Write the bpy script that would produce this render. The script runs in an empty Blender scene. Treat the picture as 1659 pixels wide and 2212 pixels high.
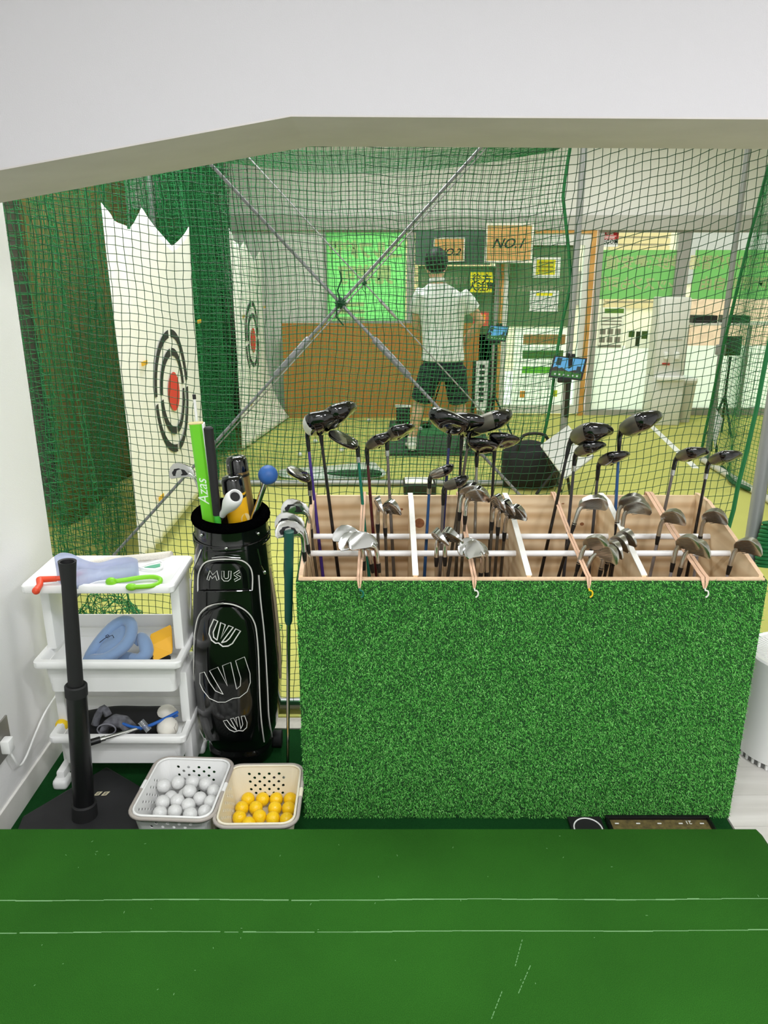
import bpy, bmesh, math, random
import numpy as np
from mathutils import Vector, Matrix

random.seed(7); np.random.seed(7)
S = bpy.context.scene
COL = S.collection
PI = math.pi
R = math.radians

# ------------------------------------------------------------------ camera
F_PX, PITCH, CAM_H = 1650.0, R(17.8), 1.62
cd = bpy.data.cameras.new('camera'); cam = bpy.data.objects.new('camera', cd); COL.objects.link(cam)
cd.sensor_fit = 'VERTICAL'; cd.sensor_height = 36.0; cd.sensor_width = 27.0
cd.lens = F_PX / 2212 * 36.0; cd.clip_start = 0.05; cd.clip_end = 200
cam.location = (0, 0, CAM_H); cam.rotation_euler = (PI/2 - PITCH, 0, 0)
S.camera = cam

# ------------------------------------------------------------------ world, lights, exposure
S.view_settings.view_transform = 'Standard'; S.view_settings.look = 'None'
S.view_settings.gamma = 1.0; S.view_settings.use_curve_mapping = False
S.view_settings.exposure = 0.0
W = bpy.data.worlds.new('world'); S.world = W; W.use_nodes = True
W.node_tree.nodes['Background'].inputs[0].default_value = (0.93, 0.97, 1.0, 1)
W.node_tree.nodes['Background'].inputs[1].default_value = 4.6

def area(name, loc, sx, sy, power, col=(1, 1, 1), rot=(0, 0, 0)):
    l = bpy.data.lights.new(name, 'AREA'); l.shape = 'RECTANGLE'; l.size = sx; l.size_y = sy
    l.energy = power; l.color = col
    o = bpy.data.objects.new(name, l); COL.objects.link(o); o.location = loc; o.rotation_euler = rot
    return o
# ceiling lamps of the entrance area
NEAR_P = 30
area('ceiling_lamp_light', (-0.15, 0.30, 2.66), 0.55, 0.25, NEAR_P, (0.965, 0.97, 1.0))
area('ceiling_lamp_light', (1.50, 0.50, 2.66), 0.55, 0.25, NEAR_P, (0.965, 0.97, 1.0))
area('ceiling_lamp_light', (0.7, -0.6, 2.66), 0.55, 0.25, NEAR_P, (0.965, 0.97, 1.0))
# practice bay ceiling lamps; the last one is added to brighten the left
for (lx, ly) in ((-0.1, 3.5), (-0.1, 6.9), (2.3, 4.6), (2.4, 7.2), (-1.15, 5.0), (-0.95, 3.2)):
    area('bay_lamp_and_fill_light', (lx, ly, 3.0), 1.2, 0.3, 36, (0.96, 0.98, 1.0))

# ------------------------------------------------------------------ pixel -> point at a real depth
def ray(px, py):
    u = (px - 829.5) / F_PX; v = (py - 1106.0) / F_PX
    cp, sp = math.cos(PITCH), math.sin(PITCH)
    return Vector((u, cp - v * sp, -sp - v * cp))
def at(px, py, D):
    d = ray(px, py); return Vector((0, 0, CAM_H)) + d * (D / d.y)
def atz(px, py, z):
    d = ray(px, py); return Vector((0, 0, CAM_H)) + d * ((z - CAM_H) / d.z)
def atx(px, py, X):
    d = ray(px, py); return Vector((0, 0, CAM_H)) + d * (X / d.x)

# ------------------------------------------------------------------ materials
def lin(c):
    return tuple((x/12.92 if x <= 0.04045 else ((x+0.055)/1.055)**2.4) for x in c)
def rgb(r, g, b): return lin((r/255, g/255, b/255))
MATS = {}
def mat(name, col, rough=0.5, metal=0.0, spec=0.5, coat=0.0, noise=0.0, nscale=40.0, bump=0.0, bscale=200.0, trans=0.0, alpha=1.0, sheen=0.0):
    if name in MATS: return MATS[name]
    m = bpy.data.materials.new(name); m.use_nodes = True; MATS[name] = m
    nt = m.node_tree; b = nt.nodes['Principled BSDF']
    c = rgb(*col)
    b.inputs['Base Color'].default_value = (*c, 1); b.inputs['Roughness'].default_value = rough
    b.inputs['Metallic'].default_value = metal; b.inputs['Specular IOR Level'].default_value = spec
    b.inputs['Coat Weight'].default_value = coat; b.inputs['Coat Roughness'].default_value = 0.06
    b.inputs['Transmission Weight'].default_value = trans; b.inputs['Alpha'].default_value = alpha
    b.inputs['Sheen Weight'].default_value = sheen
    if noise or bump:
        tc = nt.nodes.new('ShaderNodeTexCoord')
    if noise:
        n = nt.nodes.new('ShaderNodeTexNoise'); n.inputs['Scale'].default_value = nscale; n.inputs['Detail'].default_value = 5
        nt.links.new(tc.outputs['Object'], n.inputs['Vector'])
        r = nt.nodes.new('ShaderNodeMapRange'); r.inputs[1].default_value = 0.3; r.inputs[2].default_value = 0.7
        r.inputs[3].default_value = 1 - noise; r.inputs[4].default_value = 1 + noise
        nt.links.new(n.outputs['Fac'], r.inputs[0])
        mx = nt.nodes.new('ShaderNodeVectorMath'); mx.operation = 'SCALE'
        mx.inputs[0].default_value = c; nt.links.new(r.outputs[0], mx.inputs['Scale'])
        nt.links.new(mx.outputs[0], b.inputs['Base Color'])
    if bump:
        n2 = nt.nodes.new('ShaderNodeTexNoise'); n2.inputs['Scale'].default_value = bscale; n2.inputs['Detail'].default_value = 4
        nt.links.new(tc.outputs['Object'], n2.inputs['Vector'])
        bp = nt.nodes.new('ShaderNodeBump'); bp.inputs['Strength'].default_value = bump; bp.inputs['Distance'].default_value = 0.01
        nt.links.new(n2.outputs['Fac'], bp.inputs['Height']); nt.links.new(bp.outputs[0], b.inputs['Normal'])
    return m

def film(name, col, diff=0.35):
    """translucent film on glass: lets daylight through, coloured"""
    if name in MATS: return MATS[name]
    m = bpy.data.materials.new(name); m.use_nodes = True; MATS[name] = m
    nt = m.node_tree; nt.nodes.remove(nt.nodes['Principled BSDF']); out = nt.nodes['Material Output']
    t = nt.nodes.new('ShaderNodeBsdfTranslucent'); d = nt.nodes.new('ShaderNodeBsdfDiffuse'); mx = nt.nodes.new('ShaderNodeMixShader')
    for n in (t, d): n.inputs['Color'].default_value = (*rgb(*col), 1)
    mx.inputs[0].default_value = diff
    nt.links.new(t.outputs[0], mx.inputs[1]); nt.links.new(d.outputs[0], mx.inputs[2]); nt.links.new(mx.outputs[0], out.inputs[0])
    return m
def glass(name, tint=(235, 245, 240), refl=0.06):
    if name in MATS: return MATS[name]
    m = bpy.data.materials.new(name); m.use_nodes = True; MATS[name] = m
    nt = m.node_tree; nt.nodes.remove(nt.nodes['Principled BSDF']); out = nt.nodes['Material Output']
    t = nt.nodes.new('ShaderNodeBsdfTransparent'); g = nt.nodes.new('ShaderNodeBsdfGlossy'); mx = nt.nodes.new('ShaderNodeMixShader')
    t.inputs['Color'].default_value = (*rgb(*tint), 1); g.inputs['Roughness'].default_value = 0.02; mx.inputs[0].default_value = refl
    nt.links.new(t.outputs[0], mx.inputs[1]); nt.links.new(g.outputs[0], mx.inputs[2]); nt.links.new(mx.outputs[0], out.inputs[0])
    return m
def emit(name, col, s):
    if name in MATS: return MATS[name]
    m = bpy.data.materials.new(name); m.use_nodes = True; MATS[name] = m
    b = m.node_tree.nodes['Principled BSDF']; b.inputs['Base Color'].default_value = (0.02, 0.02, 0.02, 1)
    b.inputs['Emission Color'].default_value = (*rgb(*col), 1); b.inputs['Emission Strength'].default_value = s; b.inputs['Roughness'].default_value = 0.2
    return m
def wood(name, c1, c2, scale=(3, 40, 40), rough=0.55, knots=False):
    if name in MATS: return MATS[name]
    m = bpy.data.materials.new(name); m.use_nodes = True; MATS[name] = m
    nt = m.node_tree; b = nt.nodes['Principled BSDF']; b.inputs['Roughness'].default_value = rough
    tc = nt.nodes.new('ShaderNodeTexCoord'); mp = nt.nodes.new('ShaderNodeMapping'); mp.inputs['Scale'].default_value = scale
    n = nt.nodes.new('ShaderNodeTexNoise'); n.inputs['Scale'].default_value = 1.0; n.inputs['Detail'].default_value = 6; n.inputs['Distortion'].default_value = 1.2
    w = nt.nodes.new('ShaderNodeTexWave'); w.inputs['Scale'].default_value = 0.35; w.inputs['Distortion'].default_value = 7; w.inputs['Detail'].default_value = 3; w.bands_direction = 'Z'
    nt.links.new(tc.outputs['Object'], mp.inputs[0]); nt.links.new(mp.outputs[0], n.inputs['Vector']); nt.links.new(mp.outputs[0], w.inputs['Vector'])
    mx = nt.nodes.new('ShaderNodeMath'); mx.operation = 'MULTIPLY_ADD'; mx.inputs[1].default_value = 0.45
    nt.links.new(w.outputs['Fac'], mx.inputs[0]); 
    m2 = nt.nodes.new('ShaderNodeMath'); m2.operation = 'MULTIPLY'; m2.inputs[1].default_value = 0.6; nt.links.new(n.outputs['Fac'], m2.inputs[0])
    nt.links.new(m2.outputs[0], mx.inputs[2])
    cr = nt.nodes.new('ShaderNodeValToRGB'); cr.color_ramp.elements[0].color = (*rgb(*c1), 1); cr.color_ramp.elements[1].color = (*rgb(*c2), 1)
    cr.color_ramp.elements[0].position = 0.2; cr.color_ramp.elements[1].position = 0.75
    nt.links.new(mx.outputs[0], cr.inputs[0]); nt.links.new(cr.outputs[0], b.inputs['Base Color'])
    return m
def carpet(name, c1, c2, scale=900, bump=0.5, big=3.0, bigamt=0.12):
    if name in MATS: return MATS[name]
    m = bpy.data.materials.new(name); m.use_nodes = True; MATS[name] = m
    nt = m.node_tree; b = nt.nodes['Principled BSDF']; b.inputs['Roughness'].default_value = 0.95; b.inputs['Specular IOR Level'].default_value = 0.1
    tc = nt.nodes.new('ShaderNodeTexCoord')
    n = nt.nodes.new('ShaderNodeTexNoise'); n.inputs['Scale'].default_value = scale; n.inputs['Detail'].default_value = 3
    n3 = nt.nodes.new('ShaderNodeTexNoise'); n3.inputs['Scale'].default_value = big; n3.inputs['Detail'].default_value = 4
    for q in (n, n3): nt.links.new(tc.outputs['Object'], q.inputs['Vector'])
    cr = nt.nodes.new('ShaderNodeValToRGB'); cr.color_ramp.elements[0].color = (*rgb(*c1), 1); cr.color_ramp.elements[1].color = (*rgb(*c2), 1)
    cr.color_ramp.elements[0].position = 0.35; cr.color_ramp.elements[1].position = 0.65
    nt.links.new(n.outputs['Fac'], cr.inputs[0])
    mr = nt.nodes.new('ShaderNodeMapRange'); mr.inputs[1].default_value = 0.3; mr.inputs[2].default_value = 0.7; mr.inputs[3].default_value = 1-bigamt; mr.inputs[4].default_value = 1+bigamt
    nt.links.new(n3.outputs['Fac'], mr.inputs[0])
    sc = nt.nodes.new('ShaderNodeVectorMath'); sc.operation = 'SCALE'; nt.links.new(cr.outputs[0], sc.inputs[0]); nt.links.new(mr.outputs[0], sc.inputs['Scale'])
    nt.links.new(sc.outputs[0], b.inputs['Base Color'])
    bp = nt.nodes.new('ShaderNodeBump'); bp.inputs['Strength'].default_value = bump; bp.inputs['Distance'].default_value = 0.004
    nt.links.new(n.outputs['Fac'], bp.inputs['Height']); nt.links.new(bp.outputs[0], b.inputs['Normal'])
    return m
def island(name, cols, rough=0.6):
    """colour varies from piece to piece of one mesh"""
    if name in MATS: return MATS[name]
    m = bpy.data.materials.new(name); m.use_nodes = True; MATS[name] = m
    nt = m.node_tree; b = nt.nodes['Principled BSDF']; b.inputs['Roughness'].default_value = rough; b.inputs['Specular IOR Level'].default_value = 0.3
    g = nt.nodes.new('ShaderNodeNewGeometry'); cr = nt.nodes.new('ShaderNodeValToRGB')
    els = cr.color_ramp.elements
    while len(els) < len(cols): els.new(0.5)
    for i, c in enumerate(cols): els[i].position = i/(len(cols)-1); els[i].color = (*rgb(*c), 1)
    nt.links.new(g.outputs['Random Per Island'], cr.inputs[0]); nt.links.new(cr.outputs[0], b.inputs['Base Color'])
    return m

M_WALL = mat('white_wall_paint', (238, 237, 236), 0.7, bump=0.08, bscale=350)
M_BULK = mat('dimmed_white_bulkhead_paint', (199, 196, 199), 0.7, bump=0.08, bscale=350)  # same white as the walls, greyed so the lamps don't overexpose it
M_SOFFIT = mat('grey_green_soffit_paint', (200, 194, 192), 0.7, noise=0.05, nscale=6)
M_WHITEP = mat('white_plastic', (243, 243, 241), 0.35, spec=0.5)
M_WHITEP2 = mat('cream_plastic', (236, 228, 205), 0.4)
M_CARPET = carpet('green_needle_carpet', (27, 74, 18), (47, 100, 30), 700, 0.5)
M_CARPET_D = carpet('dark_green_carpet', (10, 52, 20), (22, 74, 30), 700, 0.5)
M_TURF = carpet('yellow_green_putting_turf', (170, 170, 88), (198, 196, 116), 500, 0.25, 2.0, 0.06)
M_PINE = wood('pine_plywood', (204, 168, 122), (240, 216, 178), (2.0, 30, 22))
M_PINE_V = wood('pine_plywood_side', (214, 182, 138), (238, 214, 176), (30, 2.5, 20))
M_PINE_E = mat('pine_edge', (226, 192, 158), 0.6, noise=0.08, nscale=120)
M_KNOT = mat('pine_knot', (150, 98, 60), 0.6, noise=0.25, nscale=90)
M_BLACK = mat('black_plastic', (18, 18, 19), 0.4)
M_RUBBER = mat('black_rubber', (24, 24, 25), 0.7, noise=0.1, nscale=30)
M_GLOSSB = mat('gloss_black_paint', (7, 7, 9), 0.07, coat=0.6)
M_CHROME = mat('chrome', (205, 205, 203), 0.16, metal=1.0)
M_SATIN = mat('satin_steel', (186, 184, 176), 0.28, metal=1.0)
M_STEEL = mat('galvanised_steel', (146, 146, 146), 0.45, metal=0.3)
M_GALV = mat('grey_painted_pipe', (150, 151, 150), 0.4, metal=0.3)
M_NET = mat('dark_green_net_cord', (8, 72, 34), 0.75)
M_NET2 = mat('green_net_cord', (34, 124, 66), 0.75)
M_ROPE = mat('green_rope', (14, 104, 50), 0.7)
M_BANNER = mat('white_banner_cloth', (238, 236, 228), 0.8, sheen=0.1)
M_BROWN = mat('olive_brown_mat', (120, 110, 58), 0.85, noise=0.12, nscale=8)
M_PVC = mat('white_pvc_rod', (240, 240, 240), 0.25)
M_PATENT = mat('black_patent_leather', (10, 11, 11), 0.14, coat=0.5, bump=0.05, bscale=14)
M_FUR = mat('black_fleece', (4, 4, 5), 1.0, spec=0.0, bump=0.6, bscale=400)
M_PIPING = mat('white_piping', (228, 226, 220), 0.4)

# ------------------------------------------------------------------ mesh builder
class MB:
    def __init__(s): s.v = []; s.f = []
    def add(s, vs, fs):
        o = len(s.v); s.v += [tuple(q) for q in vs]; s.f += [tuple(i + o for i in f) for f in fs]; return s
    def box(s, x0, x1, y0, y1, z0, z1):
        return s.add([(x0,y0,z0),(x1,y0,z0),(x1,y1,z0),(x0,y1,z0),(x0,y0,z1),(x1,y0,z1),(x1,y1,z1),(x0,y1,z1)],
                     [(0,3,2,1),(4,5,6,7),(0,1,5,4),(1,2,6,5),(2,3,7,6),(3,0,4,7)])
    def rbox(s, x0, x1, y0, y1, z0, z1, r=0.004, seg=2):
        bm = bmesh.new(); bmesh.ops.create_cube(bm, size=1)
        for v in bm.verts: v.co = Vector(((x0+x1)/2 + v.co.x*(x1-x0), (y0+y1)/2 + v.co.y*(y1-y0), (z0+z1)/2 + v.co.z*(z1-z0)))
        bmesh.ops.bevel(bm, geom=bm.edges[:], offset=r, segments=seg, affect='EDGES', profile=0.5)
        bm.verts.index_update()
        s.add([v.co[:] for v in bm.verts], [[v.index for v in f.verts] for f in bm.faces]); bm.free(); return s
    def tube(s, pts, r, n=8, caps=True, closed=False):
        pts = [Vector(p) for p in pts]; N = len(pts)
        rs = list(r) if hasattr(r, '__len__') else [r]*N
        rings = []; prev = None; pd = None
        for i, p in enumerate(pts):
            if closed: d = pts[(i+1) % N] - pts[i-1]
            else: d = pts[min(i+1, N-1)] - pts[max(i-1, 0)]
            if d.length < 1e-9: d = Vector((0,0,1))
            d.normalize()
            if pd is not None and d.dot(pd) < -0.5: d = -d
            pd = d
            if prev is None:
                ref = Vector((0,0,1)) if abs(d.z) < 0.9 else Vector((1,0,0))
                a = d.cross(ref).normalized()
            else:
                a = prev - d*prev.dot(d)
                a = a.normalized() if a.length > 1e-6 else d.orthogonal().normalized()
            prev = a; b = d.cross(a)
            rings.append([p + (a*math.cos(2*PI*k/n) + b*math.sin(2*PI*k/n))*rs[i] for k in range(n)])
        return s.loft(rings, caps, closed)
    def loft(s, rings, caps=True, closed=False, wrap=True):
        n = len(rings[0]); o = len(s.v)
        for q in rings: s.v += [tuple(p) for p in q]
        m = len(rings)
        for i in range(m if closed else m-1):
            j = (i+1) % m
            for k in range(n if wrap else n-1):
                l = (k+1) % n
                s.f.append((o+i*n+k, o+i*n+l, o+j*n+l, o+j*n+k))
        if caps and not closed:
            s.f.append(tuple(o+k for k in range(n))[::-1]); s.f.append(tuple(o+(m-1)*n+k for k in range(n)))
        return s
    def lathe(s, prof, c=(0,0,0), n=24, caps=True):
        c = Vector(c)
        return s.loft([[c + Vector((r*math.cos(2*PI*k/n), r*math.sin(2*PI*k/n), z)) for k in range(n)] for r, z in prof], caps)
    def sphere(s, c, r, n=16, m=10, sc=(1,1,1)):
        c = Vector(c)
        prof = [(math.sin(PI*i/m), -math.cos(PI*i/m)) for i in range(1, m)]
        rings = [[c + Vector((r*sc[0]*a*math.cos(2*PI*k/n), r*sc[1]*a*math.sin(2*PI*k/n), r*sc[2]*b)) for k in range(n)] for a, b in prof]
        o = len(s.v); s.loft(rings, False)
        s.v += [tuple(c - Vector((0,0,r*sc[2]))), tuple(c + Vector((0,0,r*sc[2])))]
        b = len(s.v)-2; t = b+1; L = o+(m-2)*n
        for k in range(n):
            s.f.append((b, o+(k+1) % n, o+k)); s.f.append((t, L+k, L+(k+1) % n))
        return s
    def prism(s, poly, dvec):
        n = len(poly); d = Vector(dvec); P = [Vector(p) for p in poly]
        o = len(s.v); s.v += [tuple(p) for p in P] + [tuple(p+d) for p in P]
        s.f.append(tuple(o+k for k in range(n))[::-1]); s.f.append(tuple(o+n+k for k in range(n)))
        for k in range(n): s.f.append((o+k, o+(k+1) % n, o+n+(k+1) % n, o+n+k))
        return s
    def grid(s, fn, nu, nv):
        o = len(s.v)
        for j in range(nv+1):
            for i in range(nu+1): s.v.append(tuple(fn(i/nu, j/nv)))
        for j in range(nv):
            for i in range(nu):
                a = o + j*(nu+1) + i; s.f.append((a, a+1, a+nu+2, a+nu+1))
        return s
    def xf(s, M):
        s.v = [tuple(M @ Vector(p)) for p in s.v]; return s
    def mesh(s, name, m, smooth=35, off=None, weld=False):
        me = bpy.data.meshes.new(name)
        vs = s.v if off is None else [(p[0]-off[0], p[1]-off[1], p[2]-off[2]) for p in s.v]
        me.from_pydata(vs, [], s.f); me.update()
        bm = bmesh.new(); bm.from_mesh(me)
        if getattr(s, 'weld', False): bmesh.ops.remove_doubles(bm, verts=bm.verts[:], dist=1e-5)
        bmesh.ops.recalc_face_normals(bm, faces=bm.faces[:]); bm.to_mesh(me); bm.free()
        if smooth:
            me.polygons.foreach_set('use_smooth', [True]*len(me.polygons)); me.set_sharp_from_angle(angle=R(smooth))
        me.materials.append(m); return me
    def build(s, name, m, parent=None, smooth=35, local=False, base=None):
        off = None
        if parent is not None and not local: off = root_loc(parent)
        if parent is None and base is not None: off = base
        o = bpy.data.objects.new(name, s.mesh(name, m, smooth, off)); COL.objects.link(o)
        if parent is not None: o.parent = parent
        if parent is None and base is not None: o.location = base
        return o
def root_loc(o):
    l = Vector(o.location)
    while o.parent is not None:
        o = o.parent; l = l + Vector(o.location)
    return l
def tag(o, label=None, cat=None, group=None, kind=None):
    if label: o['label'] = label
    if cat: o['category'] = cat
    if group: o['group'] = group
    if kind: o['kind'] = kind
    return o
def thing(name, label, cat, loc=(0,0,0), group=None):
    o = bpy.data.objects.new(name, None); COL.objects.link(o); o.location = loc; o.empty_display_size = 0.05
    return tag(o, label, cat, group)
def struct(name, mb, m, label=None, smooth=0):
    o = mb.build(name, m, None, smooth); o['kind'] = 'structure'
    if label: o['label'] = label
    return o
def mesh_np(name, V, Q, m, parent=None, smooth=False):
    V = np.asarray(V, dtype=np.float32); Q = np.asarray(Q, dtype=np.int32); k = Q.shape[1]
    if parent is not None: V = V - np.array(root_loc(parent), dtype=np.float32)
    me = bpy.data.meshes.new(name)
    me.vertices.add(len(V)); me.vertices.foreach_set('co', V.ravel())
    me.loops.add(Q.size); me.loops.foreach_set('vertex_index', Q.ravel())
    me.polygons.add(len(Q)); me.polygons.foreach_set('loop_start', np.arange(0, Q.size, k, dtype=np.int32))
    me.polygons.foreach_set('loop_total', np.full(len(Q), k, dtype=np.int32))
    if smooth: me.polygons.foreach_set('use_smooth', np.ones(len(Q), dtype=bool))
    me.update(calc_edges=True); me.validate(); me.materials.append(m)
    o = bpy.data.objects.new(name, me); COL.objects.link(o)
    if parent is not None: o.parent = parent
    return o
def strands(P, Q2, r):
    """three-sided cords from points P to points Q2 (n,3)"""
    d = Q2 - P; L = np.linalg.norm(d, axis=1, keepdims=True); d = d/np.maximum(L, 1e-9)
    ref = np.where(np.abs(d[:, :1]) < 0.8, np.array([[1.0, 0, 0]]), np.array([[0, 0, 1.0]]))
    a = np.cross(d, ref); a /= np.maximum(np.linalg.norm(a, axis=1, keepdims=True), 1e-9); b = np.cross(d, a)
    n = len(P); V = np.zeros((n, 6, 3)); e = d*r*0.4
    for k in range(3):
        t = 2*PI*k/3; o = (a*math.cos(t) + b*math.sin(t))*r
        V[:, k] = P + o - e; V[:, 3+k] = Q2 + o + e
    base = np.arange(n)[:, None]*6
    F = np.concatenate([base + np.array([[k, (k+1) % 3, 3+(k+1) % 3, 3+k]]) for k in range(3)], axis=0)
    return V.reshape(-1, 3), F
def net_grid(G, r):
    """G: (nv+1, nu+1, 3) knots"""
    P = np.concatenate([G[:, :-1].reshape(-1, 3), G[:-1].reshape(-1, 3)]); Q = np.concatenate([G[:, 1:].reshape(-1, 3), G[1:].reshape(-1, 3)])
    return strands(P, Q, r)
def poly_rr(w, d, r, n=5, cx=0, cy=0):
    """rounded rectangle outline, counter-clockwise"""
    out = []
    for sx, sy, a0 in ((1,-1,-90), (1,1,0), (-1,1,90), (-1,-1,180)):
        for k in range(n+1):
            a = R(a0 + 90*k/n); out.append((cx + sx*(w/2-r) + r*math.cos(a), cy + sy*(d/2-r) + r*math.sin(a)))
    return out
def text(body, size, m, M, parent, depth=0.001, name='lettering', shear=0.0, mirror=False, spacing=1.0, bold=0.0, align='CENTER', sx=1.0):
    cu = bpy.data.curves.new('t', 'FONT'); cu.body = body; cu.size = size; cu.align_x = align; cu.align_y = 'CENTER'
    cu.extrude = depth; cu.shear = shear; cu.space_character = spacing; cu.offset = bold; cu.resolution_u = 3
    ob = bpy.data.objects.new('t', cu); COL.objects.link(ob)
    dg = bpy.context.evaluated_depsgraph_get(); dg.update()
    me = bpy.data.meshes.new_from_object(ob.evaluated_get(dg))
    bpy.data.objects.remove(ob); bpy.data.curves.remove(cu)
    M = Matrix(M)
    if mirror or sx != 1.0: M = M @ Matrix.Diagonal((-sx if mirror else sx, 1, 1, 1))
    off = root_loc(parent)
    me.transform(Matrix.Translation(-off) @ M)
    if mirror: me.flip_normals()
    me.name = name; me.materials.clear(); me.materials.append(m)
    o = bpy.data.objects.new(name, me); COL.objects.link(o); o.parent = parent
    return o
def facing(p):
    """matrix that puts XY text at p, facing the camera side (-Y)"""
    return Matrix.Translation(Vector(p)) @ Matrix.Rotation(PI/2, 4, 'X')

# =================================================================== THE SETTING
FW = 8.7            # far wall
NETD = 2.53         # near net frame
NET2 = 5.7          # second net frame
XW = -1.135         # entrance left wall

struct('floor', MB().box(-2.4, 4.9, 2.50, FW+0.1, -0.06, 0.0), M_TURF, 'yellow-green artificial turf floor of the practice bays')
M_WOODF = wood('pale_grey_wood_floor', (206, 202, 196), (226, 223, 218), (3, 30, 30), 0.45)
fl = struct('floor_wood', MB().box(1.06, 3.3, -1.2, 2.495, -0.06, -0.004), mat('floor_joint', (150, 146, 140), 0.8), 'pale grey wood plank floor right of the club rack')
k = 0
for yb in np.arange(-0.4, 2.48, 0.145):
    y1 = min(yb+0.1435, 2.494)
    MB().box(1.062, 3.3, yb, y1, -0.004, 0.0).build('plank', M_WOODF, fl, 0)
struct('floor_carpet', MB().box(XW-0.1, 1.055, 1.5, 2.43, -0.06, 0.001), M_CARPET_D, 'dark green carpet on the lower floor')
struct('trim_1', MB().rbox(XW-0.1, 1.06, 2.43, 2.50, -0.05, 0.006, 0.003), mat('threshold_strip', (206, 200, 188), 0.6, noise=0.08, nscale=60), 'pale threshold strip behind the dark green carpet')

# the carpeted step in the foreground
ST_H = 0.18; ST_D = 1.695
st = thing('carpeted_step', 'raised step covered in green carpet across the foreground', 'step', (0, 1.0, 0))
st['kind'] = 'structure'
prof = [(XW, 0), (XW, ST_H), (1.0, ST_H), (1.02, ST_H-0.02), (1.02, 0)]
MB().add(*(lambda o: (o.v, o.f))(MB().prism([(x, -1.2, z) for x, z in prof], (0, ST_D+1.2, 0)))).build('step_body', M_CARPET, st, 0)
M_SEAM = mat('pale_seam_thread', (112, 158, 104), 0.9)
def seam(D0, D1, w):
    """a pale broken thread line along a carpet joint"""
    mb = MB(); x = XW + 0.02
    while x < 1.0:
        l = random.uniform(0.02, 0.09); x1 = min(x+l, 1.0)
        y = D0 + (D1-D0)*(x-XW)/2.1 + 0.0015*math.sin(x*9) + random.uniform(-0.0006, 0.0006); ww = w*random.uniform(0.4, 1.1)
        mb.box(x, x1, y-ww/2, y+ww/2, ST_H-0.001, ST_H+0.0012); x = x1 + (0 if random.random() < 0.9 else random.uniform(0.002, 0.012))
    return mb
seam(1.452, 1.456, 0.0028).build('seam', M_SEAM, st, 0)
seam(1.358, 1.366, 0.0022).build('seam', M_SEAM, st, 0)
mb = MB()
for (a, b) in (((1128, 2030), (1112, 2090)), ((1146, 2085), (1118, 2150)), ((1085, 2140), (1060, 2205))):
    for q in range(9):
        t = q/9 + random.uniform(-0.03, 0.03); p = atz(a[0]+(b[0]-a[0])*t, a[1]+(b[1]-a[1])*t, ST_H)
        e = atz(a[0]+(b[0]-a[0])*(t+0.07), a[1]+(b[1]-a[1])*(t+0.07), ST_H)
        mb.tube([p, e], 0.0009, 4)
for q in range(42):
    x = random.uniform(-0.9, 0.95); y = random.uniform(1.2, 1.68); a = random.uniform(0, 6.28); l = random.uniform(0.002, 0.006)
    mb.tube([(x, y, ST_H+0.0006), (x+l*math.cos(a), y+l*math.sin(a), ST_H+0.0006)], 0.0007, 4)
mb.build('lint_fleck', M_SEAM, st, 0)['kind'] = 'stuff'

# white bulkhead with sloped left end, grey soffit
kink = at(628, 252, 1.9); lft = at(0, 368, 1.9); rgt = at(1659, 258, 1.9)
sl = (kink.z-lft.z)/(kink.x-lft.x); zl = kink.z + sl*(XW-0.1-kink.x)
zr = kink.z + (rgt.z-kink.z)/(rgt.x-kink.x)*(3.3-kink.x)
prof = [(XW-0.1, zl), (kink.x, kink.z), (3.3, zr), (3.3, 3.15), (XW-0.1, 3.15)]
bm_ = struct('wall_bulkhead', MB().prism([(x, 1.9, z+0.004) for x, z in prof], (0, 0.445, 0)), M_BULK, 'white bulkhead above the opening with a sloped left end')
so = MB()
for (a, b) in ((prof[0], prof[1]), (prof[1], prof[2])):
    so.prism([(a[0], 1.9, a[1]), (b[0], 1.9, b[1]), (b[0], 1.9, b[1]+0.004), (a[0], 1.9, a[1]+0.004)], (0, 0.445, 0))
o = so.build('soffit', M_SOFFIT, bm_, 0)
struct('ceiling', MB().box(XW-0.3, 3.3, -1.3, 1.9, 2.75, 2.85), M_WALL)
struct('ceiling_bay', MB().box(-2.5, 4.9, 2.34, FW+0.2, 3.1, 3.2), M_WALL)
struct('wall_left', MB().box(XW-0.14, XW, -1.3, 2.445, 0, 3.15), M_WALL, 'white side wall at the left edge')
struct('baseboard_left', MB().rbox(XW-0.01, XW+0.007, -1.3, 2.447, 0, 0.085, 0.002), mat('white_baseboard', (226, 224, 218), 0.5, noise=0.03, nscale=25), 'white scuffed baseboard of the left wall')
struct('wall_back', MB().box(XW-0.3, 3.4, -1.35, -1.25, 0, 2.85), M_WALL)
struct('wall_right', MB().box(3.3, 3.4, -1.3, 2.5, 0, 3.15), M_WALL)
struct('wall_bay_left', MB().box(-2.45, -2.35, 2.35, FW+0.2, 0, 3.15), M_WALL, 'white wall behind the green net curtains')
struct('wall_bay_near', MB().box(-2.45, XW-0.13, 2.35, 2.44, 0, 3.15), M_WALL)
struct('wall_bay_right', MB().box(4.8, 4.9, 2.35, FW+0.2, 0, 3.15), M_WALL)
struct('wall_bay_near_right', MB().box(3.3, 4.9, 2.35, 2.44, 0, 3.15), M_WALL)

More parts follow.
